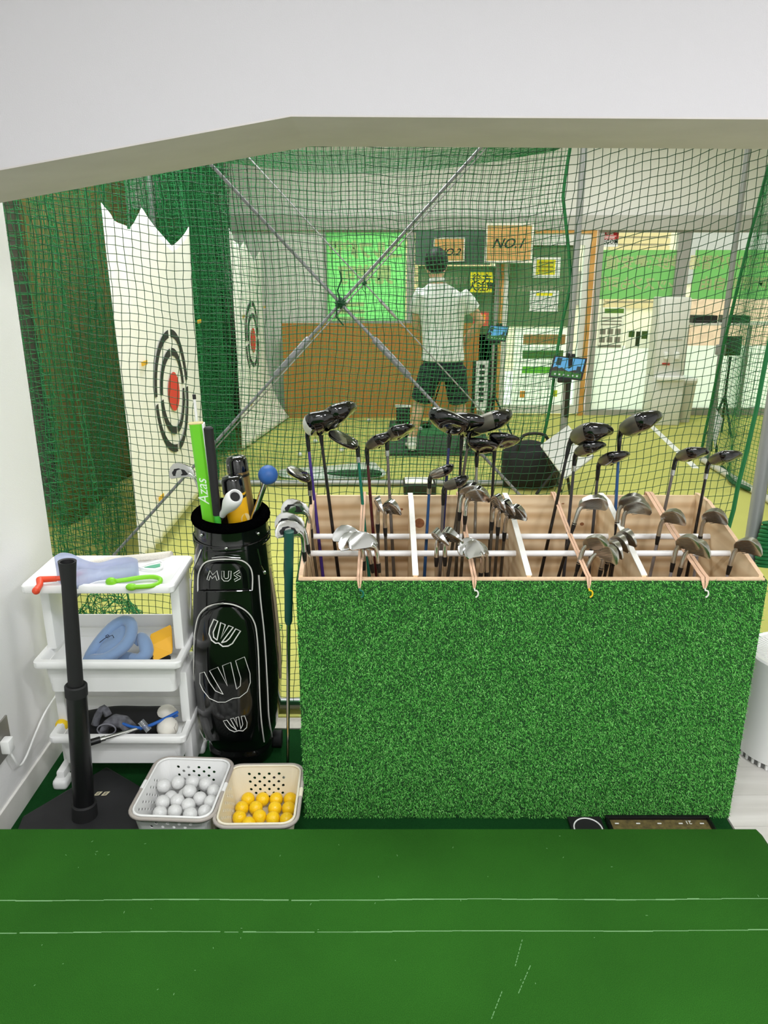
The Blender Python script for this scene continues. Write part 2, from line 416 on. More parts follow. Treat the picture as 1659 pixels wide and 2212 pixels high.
# far wall with windows and a door
M_FWALL = mat('far_wall_paint', (222, 220, 214), 0.7)
M_FRAME = mat('grey_window_frame', (160, 158, 152), 0.45)
M_GLASS = glass('window_glass')
struct('wall_far', MB().box(-2.4, 4.9, FW, FW+0.12, 2.0, 3.15).box(-2.4, -0.65, FW, FW+0.12, 0, 2.0).box(-0.65, 0.28, FW, FW+0.12, 0, 1.02), M_FWALL, 'white far wall above and beside the windows')
struct('trim_2', MB().rbox(-2.35, 4.8, FW-0.06, FW, 1.99, 2.14, 0.004), mat('grey_transom', (176, 174, 166), 0.5), 'grey transom beam along the far wall')
def window(n, x0, x1, z0, z1, fw=0.05, label=None):
    mb = MB().box(x0, x0+fw, FW-0.02, FW+0.06, z0, z1).box(x1-fw, x1, FW-0.02, FW+0.06, z0, z1).box(x0+fw, x1-fw, FW-0.02, FW+0.06, z0, z0+fw).box(x0+fw, x1-fw, FW-0.02, FW+0.06, z1-0.03, z1)
    o = struct('window_%d' % n, mb, M_FRAME, label)
    MB().box(x0+fw, x1-fw, FW+0.015, FW+0.021, z0+fw, z1-0.03).build('pane', M_GLASS, o, 0)
    return o
window(1, -0.65, 0.28, 1.02, 2.0, 0.03, 'window with a bright green film behind the orange board')
window(2, 0.28, 1.26, 0.0, 2.0, 0.05, 'grey framed window behind the golfer')
window(3, 2.30, 3.22, 0.0, 2.0, 0.06, 'shop window with a green mirrored sign right of the door')
window(4, 3.22, 4.80, 0.0, 2.0, 0.08, 'shop window with a green mirrored sign at the right edge')
dr = struct('door_1', MB().box(1.30, 1.36, FW-0.03, FW+0.05, 0.02, 1.96).box(2.16, 2.22, FW-0.03, FW+0.05, 0.02, 1.96).box(1.36, 2.16, FW-0.03, FW+0.05, 1.84, 1.96).box(1.36, 2.16, FW-0.03, FW+0.05, 0.02, 0.12),
            mat('white_door_frame', (214, 214, 208), 0.5), 'white framed glass door with an orange wood surround')
MB().box(1.36, 2.16, FW+0.005, FW+0.011, 0.12, 1.84).build('pane', M_GLASS, dr, 0)
M_OAK = wood('orange_oak', (186, 132, 60), (206, 154, 84), (20, 20, 3))
for (a, b, c, d) in ((1.26, 1.30, 0, 2.0), (2.22, 2.27, 0, 2.0), (1.30, 2.22, 1.96, 2.0)):
    MB().box(a, b, FW-0.05, FW+0.02, c, d).build('door_casing', M_OAK, dr, 0)

# street outside
struct('ground', MB().box(-12, 18, FW+0.12, 30, -0.3, -0.12), mat('pale_pavement', (226, 222, 212), 0.9, noise=0.05, nscale=3), 'sunlit pale pavement outside the windows')
hb = thing('house_front', 'beige slatted house front seen through the shop windows', 'building', (3.5, 13.5, -0.12))
MB().box(-6, 12, 13.5, 14.2, -0.12, 6).build('wall', mat('cream_render', (206, 192, 160), 0.9), hb, 0)
M_SLAT = mat('beige_siding', (176, 150, 104), 0.7)
z = 1.2
for (x0, x1, z0, z1) in ((3.75, 4.75, 0.95, 3.0), (-1.0, 1.8, 0.8, 3.4)):
    z = z0
    while z < z1:
        MB().box(x0, x1, 13.44, 13.5, z, z+0.085).build('slat', M_SLAT, hb, 0); z += 0.115
MB().box(5.2, 8.5, 13.40, 13.5, 0.2, 1.15).build('brick_band', mat('orange_brick', (178, 144, 118), 0.9, noise=0.15, nscale=9), hb, 0)
MB().box(5.0, 6.9, 13.42, 13.5, 1.35, 2.2).build('shutter', mat('grey_shutter', (140, 130, 124), 0.7), hb, 0)
MB().box(5.0, 8.6, 13.40, 13.5, 2.2, 2.34).build('eave', mat('brown_eave', (110, 96, 84), 0.8), hb, 0)
MB().box(2.6, 3.6, 13.42, 13.5, 1.0, 1.55).build('shutter', mat('dark_shutter', (130, 116, 104), 0.7), hb, 0)

# ------------------------------------------------------------------ ceiling lamp housings
for i, (lx, ly, lz, w, d) in enumerate(((-0.15, 0.30, 2.70, 0.6, 0.3), (1.50, 0.50, 2.70, 0.6, 0.3), (0.7, -0.6, 2.70, 0.6, 0.3))):
    t = thing('ceiling_lamp', ['flat ceiling lamp above the left of the step', 'flat ceiling lamp above the right of the step', 'flat ceiling lamp behind the step'][i], 'lamp', (lx, ly, lz), 'ceiling lamps')
    MB().rbox(lx-w/2, lx+w/2, ly-d/2, ly+d/2, lz-0.01, lz+0.05, 0.006).build('housing', M_WHITEP, t)

# =================================================================== NET FRAMES
def net_frame(D, xl, xr, label, zt=2.98):
    t = thing('braced_pipe_stand', label, 'net stand', (xl, D, 0), 'net frames with crossed braces')
    for x in (xl, xr):
        MB().tube([(x, D, 0.0), (x, D, zt)], 0.024, 14).build('post', M_GALV, t)
    MB().tube([(xl, D, 0.028), (xr, D, 0.028)], 0.022, 12).build('bottom_pipe', M_GALV, t)
    MB().tube([(xl, D, zt), (xr, D, zt)], 0.022, 12).build('top_pipe', M_GALV, t)
    cx, cz = -0.14, 1.508
    k = 0.95
    for s in (-1, 1):
        p0 = Vector((cx + s*k*(cz-0.05), D-0.012*s, 0.05)); p1 = Vector((cx - s*k*(zt-cz-0.03), D-0.012*s, zt-0.03))
        b = MB().tube([p0, p1], 0.0055, 10).build('brace', M_STEEL, t)
        d = (p1-p0).normalized(); c = Vector((cx, D-0.012*s, cz)) - d*0.24
        MB().tube([c-d*0.085, c-d*0.08, c-d*0.01, c, c+d*0.01, c+d*0.08, c+d*0.085], [0.0085, 0.011, 0.011, 0.0115, 0.011, 0.011, 0.0085], 12).build('turnbuckle', M_STEEL, b)
    # cord tied round the crossing
    mb = MB()
    for q in range(6):
        a = R(30*q); pts = []
        for i in range(13):
            u = 2*PI*i/12; pts.append((cx + 0.017*math.cos(u)*math.cos(a), D + 0.02*math.sin(u), cz + 0.017*math.cos(u)*math.sin(a)))
        mb.tube(pts, 0.0035, 5)
    mb.tube([(cx+0.002, D-0.025, cz), (cx-0.008, D-0.03, cz+0.04), (cx+0.006, D-0.03, cz+0.075), (cx, D-0.03, cz+0.10)], 0.0028, 6)
    mb.tube([(cx-0.01, D-0.025, cz), (cx-0.014, D-0.03, cz-0.04), (cx+0.004, D-0.03, cz-0.062), (cx+0.01, D-0.03, cz-0.068)], 0.0028, 6)
    mb.build('knot_cord', M_NET, t)
    return t
net_frame(NETD+0.03, -1.62, 1.31, 'grey pipe net frame with crossed rods behind the club rack')
net_frame(NET2, -1.62, 1.36, 'grey pipe net frame with crossed rods behind the golf mat near bay one')

# near net ---------------------------------------------------------
def near_net():
    x0, x1, z0, z1 = -1.75, 1.27, 0.06, 2.5
    nu = int((x1-x0)/0.0252); nv = int((z1-z0)/0.0252)
    u = np.linspace(0, 1, nu+1)[None, :]; v = np.linspace(0, 1, nv+1)[:, None]
    X = x0 + (x1-x0)*u + 0*v; Z = z0 + (z1-z0)*v + 0*u
    hem = np.where(Z < 1.36, 1.25-0.07*np.clip((1.36-Z)/0.57, 0, 1.3), 1.25+0.03*(Z-1.36))     # right edge drifts
    X = x0 + (hem-x0)*u
    rise = 0.34*np.clip(X-0.45, 0, None)**1.25 * (0.25+0.75*np.clip((Z-0.5)/1.2, 0, 1))
    fall = 0.10*np.clip(-0.35-X, 0, None)
    Zz = Z + rise + fall + 0.006*np.sin(X*7+Z*2.2) + 0.004*np.sin(X*23+Z*5) - 0.02*np.clip(X-0.45, 0, 1)
    X = X + 0.008*np.sin(Z*6.1+X*3) + 0.004*np.sin(Z*15+X*9) + 0.03*np.sin((Z-0.3)*2.3)*np.clip(X-0.2, 0, 1)
    Y = NETD - 0.006 + 0.008*np.sin(X*4.4)*np.sin(Z*3.1)
    G = np.stack([X, Y, Zz], -1) + np.random.uniform(-0.0016, 0.0016, X.shape + (3,))
    t = thing('safety_net', 'green square-mesh net hanging behind the bag and club rack', 'net', (0, NETD, 0), 'green safety nets')
    V, Fq = net_grid(G, 0.00125); mesh_np('mesh', V, Fq, M_NET, t)
    mb = MB(); mb.tube([tuple(p) for p in G[::3, -1]], 0.0075, 7); mb.build('edge_rope', M_ROPE, t)
    MB().tube([tuple(p) for p in G[0, ::4]], 0.009, 7).build('hem_rope', M_NET, t)
near_net()

def flat_net(name, label, fn, nu, nv, r, m, edges=()):
    u, v = np.meshgrid(np.linspace(0, 1, nu+1), np.linspace(0, 1, nv+1)); G = np.stack(fn(u, v), -1)
    G = G + np.random.uniform(-0.002, 0.002, G.shape)
    c = G.reshape(-1, 3).mean(0)
    t = thing(name, label, 'net', (float(c[0]), float(c[1]), 0.0), 'green safety nets')
    V, Fq = net_grid(G, r); mesh_np('mesh', V, Fq, m, t)
    if 'r' in edges: MB().tube([tuple(p) for p in G[::4, -1]], 0.012, 6).build('edge_rope', M_ROPE, t)
    if 'l' in edges: MB().tube([tuple(p) for p in G[::4, 0]], 0.012, 6).build('edge_rope', M_ROPE, t)
    if 'b' in edges: MB().tube([tuple(p) for p in G[0, ::4]], 0.016, 6).build('hem_rope', M_NET, t)
    return t
def second_fn(u, v):
    Z = 0.02 + 2.75*v; xr = 1.30 - 0.02*np.abs(Z-1.5)
    tie = np.where(Z > 1.5, 1.34 - 0.10*np.clip((Z-1.5)/0.6, 0, 1.0)*np.clip((2.77-Z)/0.7, 0.3, 1), 1.34 - 0.16*np.clip((1.5-Z)/1.4, 0, 1))
    X = -1.62 + (tie+1.62)*u
    Z2 = Z - 0.05*np.sin(u*PI)*np.clip(v, 0, 1) + 0.01*np.sin(X*5+Z*3)
    X = X + 0.012*np.sin(Z*5+X*4)
    return X, NET2 + 0.03 + 0.02*np.sin(X*3)*np.sin(Z*2), Z2
flat_net('safety_net', 'green net between the two bays, hung in front of the golfer', second_fn, 104, 96, 0.0020, M_NET2, ('r', 'b'))
flat_net('roof_net', 'sagging green net under the ceiling behind the second frame', lambda u, v: (-1.7+3.0*u, NET2+0.06+0.6*v, 2.44-0.16*np.sin(u*PI)*(0.4+0.6*v)+0.02*v), 90, 20, 0.002, M_NET2)
def side_fn(u, v):
    Z = 0.03 + 2.8*v
    Y = 6.5 - 2.4*u + 0.03*np.sin(u*20); X = 2.76 + 0.06*np.sin(u*14+v*2) - 0.05*np.sin(v*PI)
    Y = Y - 0.55*np.clip(v, 0, 1)*(1-u)
    return X, Y, Z
flat_net('side_net', 'green net along the right side of the cage at the right edge', side_fn, 78, 90, 0.002, M_NET2, ('l', 'b'))

# left net curtains, gathered in folds -----------------------------
def curtain(label, xc, y0, y1, amp, wl, ph, zt, cell, r, m, zb=0.05):
    n = int((y1-y0)*1.9/cell); s = np.linspace(0, 1, n+1)[None, :]; nv = int((zt-zb)/cell); v = np.linspace(0, 1, nv+1)[:, None]
    Y = y0 + (y1-y0)*s; a = amp*(1.15-0.4*v)
    phs = 2*PI*Y/wl + ph + 0.7*np.sin(Y*2.1)
    X = xc + a*np.sin(phs) + 0.03*np.sin(Y*9+v*5)
    Yy = Y + 0.35*wl*np.sin(2*phs)*0.25 + 0.02*np.sin(v*7+Y*3)
    Z = zb + (zt-zb)*v + 0.02*np.sin(Y*6) - 0.05*np.sin(Y*2.3+1)*(v)
    G = np.stack([X+0*v, Yy+0*v, Z+0*s], -1); G = G + np.random.uniform(-0.006, 0.006, G.shape)
    t = thing('net_curtain', label, 'net', (xc, (y0+y1)/2, 0), 'green net curtains at the hitting end')
    V, Fq = net_grid(G, r); mesh_np('mesh', V, Fq, m, t)
    return t
curtain('green net curtain nearest the left wall, in deep folds', -1.62, 2.75, 4.3, 0.10, 0.34, 0.3, 2.75, 0.050, 0.0019, M_NET2)
curtain('green net curtain gathered behind the near white target banner', -1.60, 3.7, 6.1, 0.13, 0.34, 1.0, 2.75, 0.038, 0.0020, M_NET2)
curtain('green net curtain between the two white target banners', -1.44, 5.45, 6.9, 0.11, 0.26, 0.5, 2.75, 0.030, 0.0024, M_NET2)
curtain('green net curtain behind the far white target banner', -1.66, 6.2, 8.6, 0.10, 0.30, 0.0, 2.7, 0.034, 0.0024, M_NET2)
# loose net heaped on the floor behind the shelf cart
def heap():
    nu, nv = 46, 26; u, v = np.meshgrid(np.linspace(0, 1, nu+1), np.linspace(0, 1, nv+1))
    X = -1.45 + 0.95*u; Y = 2.78 + 0.45*v
    Z = 0.03 + 0.34*np.sin(PI*np.clip(v*1.05, 0, 1))*np.clip(1.1-u*1.05, 0.05, 1)*(0.7+0.3*np.sin(u*17+v*5)) + 0.03*np.sin(u*40)*np.sin(v*30)
    G = np.stack([X+0.03*np.sin(v*14+u*8), Y+0.03*np.sin(u*22), Z], -1) + np.random.uniform(-0.012, 0.012, X.shape + (3,))
    G[..., 2] = np.maximum(G[..., 2], 0.004)
    t = thing('heaped_net', 'loose green net heaped on the turf behind the shelf cart', 'net', (-1.0, 3.0, 0), 'green safety nets')
    V, Fq = net_grid(G, 0.0018); mesh_np('mesh', V, Fq, M_NET2, t)
heap()

# olive impact mats on the hitting wall
for (y0, y1, zt, lab) in ((4.75, 6.5, 2.5, 'tall olive-brown mat on the wall behind the near target banner'), (6.75, 8.55, 2.07, 'olive-brown mat on the wall behind the far target banner')):
    def f(u, v, y0=y0, y1=y1, zt=zt): return (-2.06 + 0.03*math.sin(u*9) + 0.01*math.sin(v*7+u*20), y0+(y1-y0)*u, 0.02+(zt-0.02)*v)
    mb = MB().grid(f, 40, 16); o = mb.build('impact_mat', M_BROWN, None, 60, base=Vector((-2.06, (y0+y1)/2, 0)))
    sm = o.modifiers.new('thick', 'SOLIDIFY'); sm.thickness = 0.05
    tag(o, lab, 'mat', 'impact mats')

# target banners ---------------------------------------------------
def banner(y0, y1, peaks, zb, cy, cz, label, ties, drape=0.0):
    """white cloth hung by its top corners; peaks: (u, z) hang points"""
    X0 = -1.30
    us = [p[0] for p in peaks]; zs = [p[1] for p in peaks]
    def top(u):
        for (a, za), (b, zb_) in zip(peaks[:-1], peaks[1:]):
            if a <= u <= b:
                t = (u-a)/(b-a); return za+(zb_-za)*t - 0.62*(b-a)*(y1-y0)*(t*(1-t))**0.9*0.95
        return zs[-1]
    def f(u, v):
        zt = top(u); z = zb + (zt-zb)*v
        fold = 0.035*math.exp(-((u-0.16)/0.10)**2)*math.sin(u*60)*0.6 + 0.02*math.sin(u*13)*v*v
        dr = drape*(1-v)**6*u
        return (X0 + fold + dr, y0 + (y1-y0)*u + 0.02*math.sin(v*5+u), max(z, 0.012))
    t = thing('target_banner', label, 'banner', (X0, (y0+y1)/2, 0), 'white target banners')
    o = MB().grid(f, 60, 40).build('cloth', M_BANNER, t, 80); sm = o.modifiers.new('thick', 'SOLIDIFY'); sm.thickness = 0.003
    M_INK = mat('black_print', (38, 42, 38), 0.8); M_REDP = mat('red_print', (214, 62, 46), 0.8)
    for (r0, r1) in ((0.325, 0.372), (0.215, 0.262)):
        for q in range(4):
            mb = MB(); a0 = 90*q+3.5; a1 = 90*(q+1)-3.5; n = 14; rings = []
            for i in range(n+1):
                a = R(a0+(a1-a0)*i/n); row = []
                for rr in (r0, r1):
                    row.append(Vector((0.0, cy+rr*math.cos(a), cz+rr*math.sin(a))))
                rings.append(row)
            def onto(p):
                u = (p.y-y0)/(y1-y0); return Vector((f(u, 0.5)[0]+0.006, p.y, p.z))
            mb.loft([[onto(p) for p in row] for row in rings], False, False, False)
            mb.build('target_ring', M_INK, t, 0)
    pts = [(0.008, cy+0.118*math.cos(2*PI*i/28), cz+0.118*math.sin(2*PI*i/28)) for i in range(28)]
    mb = MB(); mb.add([(f((p[1]-y0)/(y1-y0), 0.5)[0]+0.007, p[1], p[2]) for p in pts], [tuple(range(28))]); mb.build('bullseye', M_REDP, t, 0)
    for (u, z) in ties:
        MB().box(X0+0.02, X0+0.026, y0+(y1-y0)*u-0.045, y0+(y1-y0)*u+0.045, z, z+0.022).build('tape_strip', mat('yellow_tape', (222, 170, 40), 0.6), t, 0)
    for (u, z) in peaks:
        MB().tube([(X0, y0+(y1-y0)*u, z-0.03), (X0-0.04, y0+(y1-y0)*u, z+0.25), (X0-0.1, y0+(y1-y0)*u, z+0.8)], 0.003, 5).build('tie_cord', M_NET, t)
banner(3.80, 5.40, ((0, 1.90), (0.42, 1.93), (1, 1.875)), 0.10, 4.70, 0.89, 'near white target banner with rings and a red bullseye', ((0.2, 1.12), (1.02, 1.25), (1.02, 0.42), (0.25, 0.35)))
banner(6.85, 8.45, ((0, 1.93), (0.45, 1.85), (1, 1.80)), 0.02, 7.70, 0.93, 'far white target banner with rings and a red bullseye', ((0.2, 1.18), (1.0, 1.2), (0.3, 0.35)), 0.24)

# cage post and pipe at the right
t = thing('cage_post', 'slim grey post of the side net at the far right', 'post', (2.80, 6.45, 0))
MB().tube([(2.80, 6.45, 0), (2.80, 6.45, 2.98)], 0.022, 12).build('post', M_GALV, t)
MB().tube([(2.76, 6.45, 0.03), (2.76, 3.0, 0.03)], 0.026, 12).build('bottom_pipe', mat('pale_grey_pipe', (196, 194, 184), 0.4), t)
a = atz(1404, 918, 0.0); b = atz(1503, 1012, 0.0)
mb = MB(); d = (b-a).normalized(); n_ = Vector((-d.y, d.x, 0))*0.028
mb.prism([a-n_, a+n_, b+n_, b-n_], (0, 0, 0.004))
tag(mb.build('line_tape', mat('white_line_tape', (236, 236, 230), 0.5), None, 0, base=Vector(((a.x+b.x)/2, (a.y+b.y)/2, 0))), 'white tape line on the turf leading from the water dispenser', 'tape')

# coiled green rope tied to the near right post
t = thing('coiled_rope', 'thick green rope coiled and hung on the right net post', 'rope', (1.36, NETD, 0.8))
mb = MB(); pts = []
for i in range(181):
    a = 2*PI*i/15; q = i/180
    pts.append((1.352 + (0.030+0.012*math.sin(q*3.1))*math.cos(a), NETD-0.02 + 0.03*math.sin(a), 0.78 - 0.17*q - 0.010*math.sin(a)))
mb.tube(pts, 0.0072, 6); mb.build('coil', M_ROPE, t)
for k in range(4):
    x = 1.325 + 0.02*k
    MB().tube([(x, NETD-0.045, 0.76), (x+0.006, NETD-0.05, 0.87), (x+0.008, NETD-0.04, 0.98), (1.345, NETD-0.02, 1.05), (1.33, NETD+0.03, 1.03)], 0.0072, 6).build('hanging_loop', M_ROPE, t)

# =================================================================== CLUB RACK
RX0, RX1, RD0, RD1 = -0.238, 1.057, 1.96, 2.465     # outer box
ZF, ZB, DF = 0.797, 0.897, 2.36                      # front height, back height, where the slope begins
TH = 0.012
rack = thing('club_rack', 'low wooden club rack faced with bright green artificial turf', 'rack', ((RX0+RX1)/2, (RD0+RD1)/2, 0))
MB().box(RX0, RX1, RD0, RD0+TH, 0.0, ZF).build('front_panel', M_PINE_E, rack, 0)
bp = MB().box(RX0+TH, RX1-TH, RD1-TH, RD1, 0.0, ZB-0.008).build('back_panel', M_PINE, rack, 0)
def knot(x, z, rx, rz):
    pts = [(x+rx*math.cos(2*PI*i/20), RD1-TH-0.0006, z+rz*math.sin(2*PI*i/20)) for i in range(20)]
    MB().prism(pts, (0, 0.0012, 0)).build('knot', M_KNOT, bp, 0)
for px, py, rx, rz in ((906, 1130, 0.017, 0.017), (867, 1100, 0.006, 0.004), (1257, 1132, 0.007, 0.006), (1216, 1088, 0.005, 0.002), (1540, 1102, 0.004, 0.004)):
    p = at(px, py, RD1-TH); knot(p.x, p.z, rx, rz)
MB().box(RX0+TH, RX1-TH, RD0+TH, RD1-TH, 0.01, 0.025).build('bottom_panel', M_PINE, rack, 0)
def side_poly(x): return [(x, RD0+TH, 0.0), (x, RD1, 0.0), (x, RD1, ZB), (x, DF, ZB), (x, RD0+TH, ZF+0.004)]
def cap_quads(mb, x0, x1, e=0.0015):
    a, b, c = (RD0+TH, ZF+0.004), (DF, ZB), (RD1-TH, ZB)
    for p, q in ((a, b), (b, c)):
        mb.prism([(x0, p[0], p[1]), (x0, q[0], q[1]), (x0, q[0], q[1]+e), (x0, p[0], p[1]+e)], (x1-x0, 0, 0))
for x in (RX0, RX1-TH):
    sp = MB().prism(side_poly(x), (TH, 0, 0)).build('side_panel', M_PINE_V, rack, 0)
    mb = MB(); cap_quads(mb, x, x+TH); mb.build('panel_edge', M_PINE_E, sp, 0)
M_WPAINT = mat('white_painted_edge', (236, 235, 228), 0.5, noise=0.04, nscale=60)
for x in (0.088, 0.404, 0.725):
    pl = [(x-TH/2, RD0+TH, 0.025), (x-TH/2, RD1-TH, 0.025), (x-TH/2, RD1-TH, ZB), (x-TH/2, DF, ZB), (x-TH/2, RD0+TH, ZF+0.004)]
    dv = MB().prism(pl, (TH, 0, 0)).build('divider', M_PINE_V, rack, 0)
    mb = MB(); cap_quads(mb, x-TH/2-0.0022, x+TH/2+0.0022, 0.003); mb.build('white_cap', M_WPAINT, dv, 0)
for D in (2.16, 2.312):
    MB().tube([(RX0+TH, D, 0.795), (RX1-TH, D, 0.795)], 0.0092, 14).build('cross_rod', M_PVC, rack)
M_STRAP = mat('beige_elastic_strap', (216, 176, 146), 0.65, noise=0.08, nscale=300)
hooks = ((20, 110, 90), (226, 226, 216), (232, 196, 36), (226, 226, 216))
for i, x in enumerate((-0.068, 0.250, 0.567, 0.888)):
    w = 0.0065 if i < 3 else 0.0105
    mb = MB()
    for dx in (-w*0.62, w*0.62):
        prof = [(RD1+0.001, ZB-0.02), (RD1-0.002, ZB+0.002), (RD1-0.02, ZB+0.002), (2.2, ZB-0.055), (RD0+0.02, ZF+0.006), (RD0-0.004, ZF+0.004), (RD0-0.010, ZF-0.012), (RD0-0.011, ZF-0.026)]
        rings = [[(x+dx-w/2, a, b), (x+dx+w/2, a, b), (x+dx+w/2, a+0.0006, b+0.0022), (x+dx-w/2, a+0.0006, b+0.0022)] for a, b in prof]
        for rg, k in ((rings[-1], 0.35), (rings[-2], 0.75)):
            for q in range(4): rg[q] = (x+(rg[q][0]-x)*k, rg[q][1], rg[q][2])
        mb.loft(rings)
    s = mb.build('strap', M_STRAP, rack, 0)
    pts = [(x, RD0-0.012, ZF-0.024)] + [(x+0.004+0.007*math.sin(R(a)), RD0-0.014, ZF-0.040+0.010*math.cos(R(a))) for a in range(-20, 200, 20)]
    MB().tube(pts, 0.0024, 6).build('hook', mat('hook_%d' % i, hooks[i], 0.4), s)
# turf cover on the front (and round the sides)
MB().box(RX0-0.006, RX1+0.006, RD0-0.005, RD0-0.0005, 0.002, ZF-0.006).build('turf_backing', mat('turf_backing', (22, 70, 26), 0.9), rack, 0)
for x0, x1 in ((RX0-0.006, RX0-0.0005), (RX1+0.0005, RX1+0.006)):
    MB().prism([(x0, RD0, 0.002), (x0, RD1, 0.002), (x0, RD1, ZB-0.01), (x0, DF, ZB-0.01), (x0, RD0, ZF-0.006)], (x1-x0, 0, 0)).build('turf_backing', mat('turf_backing', (22, 70, 26), 0.9), rack, 0)
def pile():
    N = 150000
    x = np.random.uniform(RX0-0.006, RX1+0.006, N); z = np.random.uniform(0.004, ZF-0.005, N)
    base = np.stack([x, np.full(N, RD0-0.004), z], -1)
    L = np.random.uniform(0.006, 0.0115, N)[:, None]; th = np.random.uniform(0, 2*PI, N)
    tilt = np.random.uniform(0.35, 1.25, N)
    tip = np.stack([np.sin(tilt)*np.cos(th), -np.cos(tilt), np.sin(tilt)*np.sin(th)-0.25], -1); tip /= np.linalg.norm(tip, axis=1, keepdims=True)
    sd = np.cross(tip, np.random.normal(size=(N, 3))); sd /= np.linalg.norm(sd, axis=1, keepdims=True)
    w = np.random.uniform(0.0008, 0.0015, N)[:, None]
    V = np.stack([base - sd*w, base + sd*w, base + tip*L], 1).reshape(-1, 3)
    # sides
    Ns = 9000; y = np.random.uniform(RD0, RD1, Ns); s = np.where(np.random.rand(Ns) < 0.5, -1, 1)
    zt = np.where(y < DF, ZF+(ZB-ZF)*(y-RD0)/(DF-RD0), ZB)-0.01
    b2 = np.stack([np.where(s < 0, RX0-0.005, RX1+0.005), y, np.random.uniform(0.004, 1, Ns)*zt], -1)
    t2 = np.stack([s*0.7, np.random.uniform(-0.7, 0.7, Ns), np.random.uniform(-0.9, 0.5, Ns)], -1); sd2 = np.cross(t2, np.random.normal(size=(Ns, 3))); sd2 /= np.linalg.norm(sd2, axis=1, keepdims=True)
    V2 = np.stack([b2-sd2*0.0012, b2+sd2*0.0012, b2+t2*0.008], 1).reshape(-1, 3)
    V = np.concatenate([V, V2]); Q = np.arange(len(V)).reshape(-1, 3)
    o = mesh_np('turf_pile', V, Q, island('turf_blades', ((44, 124, 42), (78, 172, 66), (108, 202, 88), (158, 234, 130)), 0.5), rack); o['kind'] = 'stuff'
pile()

# =================================================================== GOLF CLUBS
M_FERR = mat('black_ferrule', (14, 14, 15), 0.3)
M_FACE = mat('grey_face', (120, 118, 108), 0.4, metal=0.8)
M_SOLEG = mat('dark_bronze_sole', (92, 88, 78), 0.25, metal=0.7)
M_SOLES = mat('silver_sole', (176, 174, 166), 0.22, metal=0.9)
M_CAV = mat('dark_cavity', (44, 44, 46), 0.3, metal=0.7)
M_GROOVE = mat('groove_shadow', (70, 68, 62), 0.6)
SH = {k: mat('shaft_'+k, c, r, metal=mt, coat=0.3) for k, c, r, mt in (
    ('black', (16, 16, 18), 0.25, 0), ('purple', (66, 46, 130), 0.25, 0.1), ('teal', (14, 112, 92), 0.25, 0.1), ('red', (70, 14, 22), 0.25, 0.1), ('grey', (112, 108, 104), 0.3, 0.5),
    ('blue', (44, 88, 140), 0.25, 0.2), ('navy', (26, 36, 84), 0.25, 0.1), ('silver', (176, 176, 172), 0.2, 0.9), ('bronze', (92, 86, 76), 0.3, 0.6), ('charcoal', (58, 58, 62), 0.3, 0.1), ('chrome', (205, 205, 203), 0.14, 1.0), ('icegrey', (168, 172, 184), 0.2, 0.7))}
CACHE = {}
def cached(key, fn):
    if key not in CACHE: CACHE[key] = fn()
    return CACHE[key]
def link(me, name, parent):
    o = bpy.data.objects.new(name, me); COL.objects.link(o); o.parent = parent; return o

# iron: hosel up the local +Z, toe along +X, face towards -Y, sole uppermost (club stands upside down)
LIE = R(24)
TA = Vector((math.cos(LIE), 0, math.sin(LIE))); SB = Vector((-math.sin(LIE), 0, math.cos(LIE)))
def blade_frame(loft, hz):
    yb = Vector((0, 1, 0)); Rm = Matrix.Rotation(loft, 3, TA)
    return Vector((0.004, 0, hz)), TA, Rm @ SB, Rm @ yb
def P_(fr, a, b, y): return fr[0] + fr[1]*a + fr[2]*b + fr[3]*y
IRON = [(-0.006, 0.002), (0.0, 0.016), (0.012, 0.024), (0.034, 0.029), (0.055, 0.028), (0.070, 0.021), (0.079, 0.008), (0.081, -0.008), (0.077, -0.022), (0.070, -0.027), (0.055, -0.021), (0.034, -0.014), (0.014, -0.008), (0.002, -0.008)]
def iron_mesh(loft, hz, k, m, wide):
    fr = blade_frame(loft, hz); mb = MB()
    c = (0.036, 0.003)
    def thick(b): t = max(0, min(1, (b+0.027)/0.056)); return 0.0035 + wide*t**1.6
    f0 = [P_(fr, a*k, b*k, 0) for a, b in IRON]; f0i = [P_(fr, (c[0]+(a-c[0])*0.96)*k, (c[1]+(b-c[1])*0.96)*k, -0.0012) for a, b in IRON]
    f1 = [P_(fr, a*k, b*k, thick(b)) for a, b in IRON]; f1i = [P_(fr, (c[0]+(a-c[0])*0.93)*k, (c[1]+(b-c[1])*0.93)*k, thick(b)+0.0012) for a, b in IRON]
    mb.loft([f0i, f0, f1, f1i])
    # hosel
    mb.tube([(0, 0, 0), (0, 0, hz*0.55), (0.001, 0.001, hz*0.82), (0.006, 0.004, hz+0.004), (0.014, 0.005, hz+0.012)], [0.0068, 0.0066, 0.0066, 0.0074, 0.0068], 12)
    return mb.mesh('iron_head', m, 40)
def cavity_mesh(loft, hz, k, wide):
    fr = blade_frame(loft, hz); c = (0.042, 0.000); mb = MB()
    def thick(b): t = max(0, min(1, (b+0.027)/0.056)); return 0.0035 + wide*t**1.6
    pl = [(0.014, 0.0), (0.028, 0.012), (0.05, 0.013), (0.066, 0.006), (0.070, -0.008), (0.064, -0.016), (0.044, -0.011), (0.022, -0.005)]
    q = [P_(fr, a*k, b*k, thick(b)+0.0016) for a, b in pl]; q2 = [P_(fr, (c[0]+(a-c[0])*0.86)*k, (c[1]+(b-c[1])*0.8)*k, thick(b)+0.0022) for a, b in pl]
    mb.loft([q, q2]); return mb.mesh('cavity', M_CAV, 0)
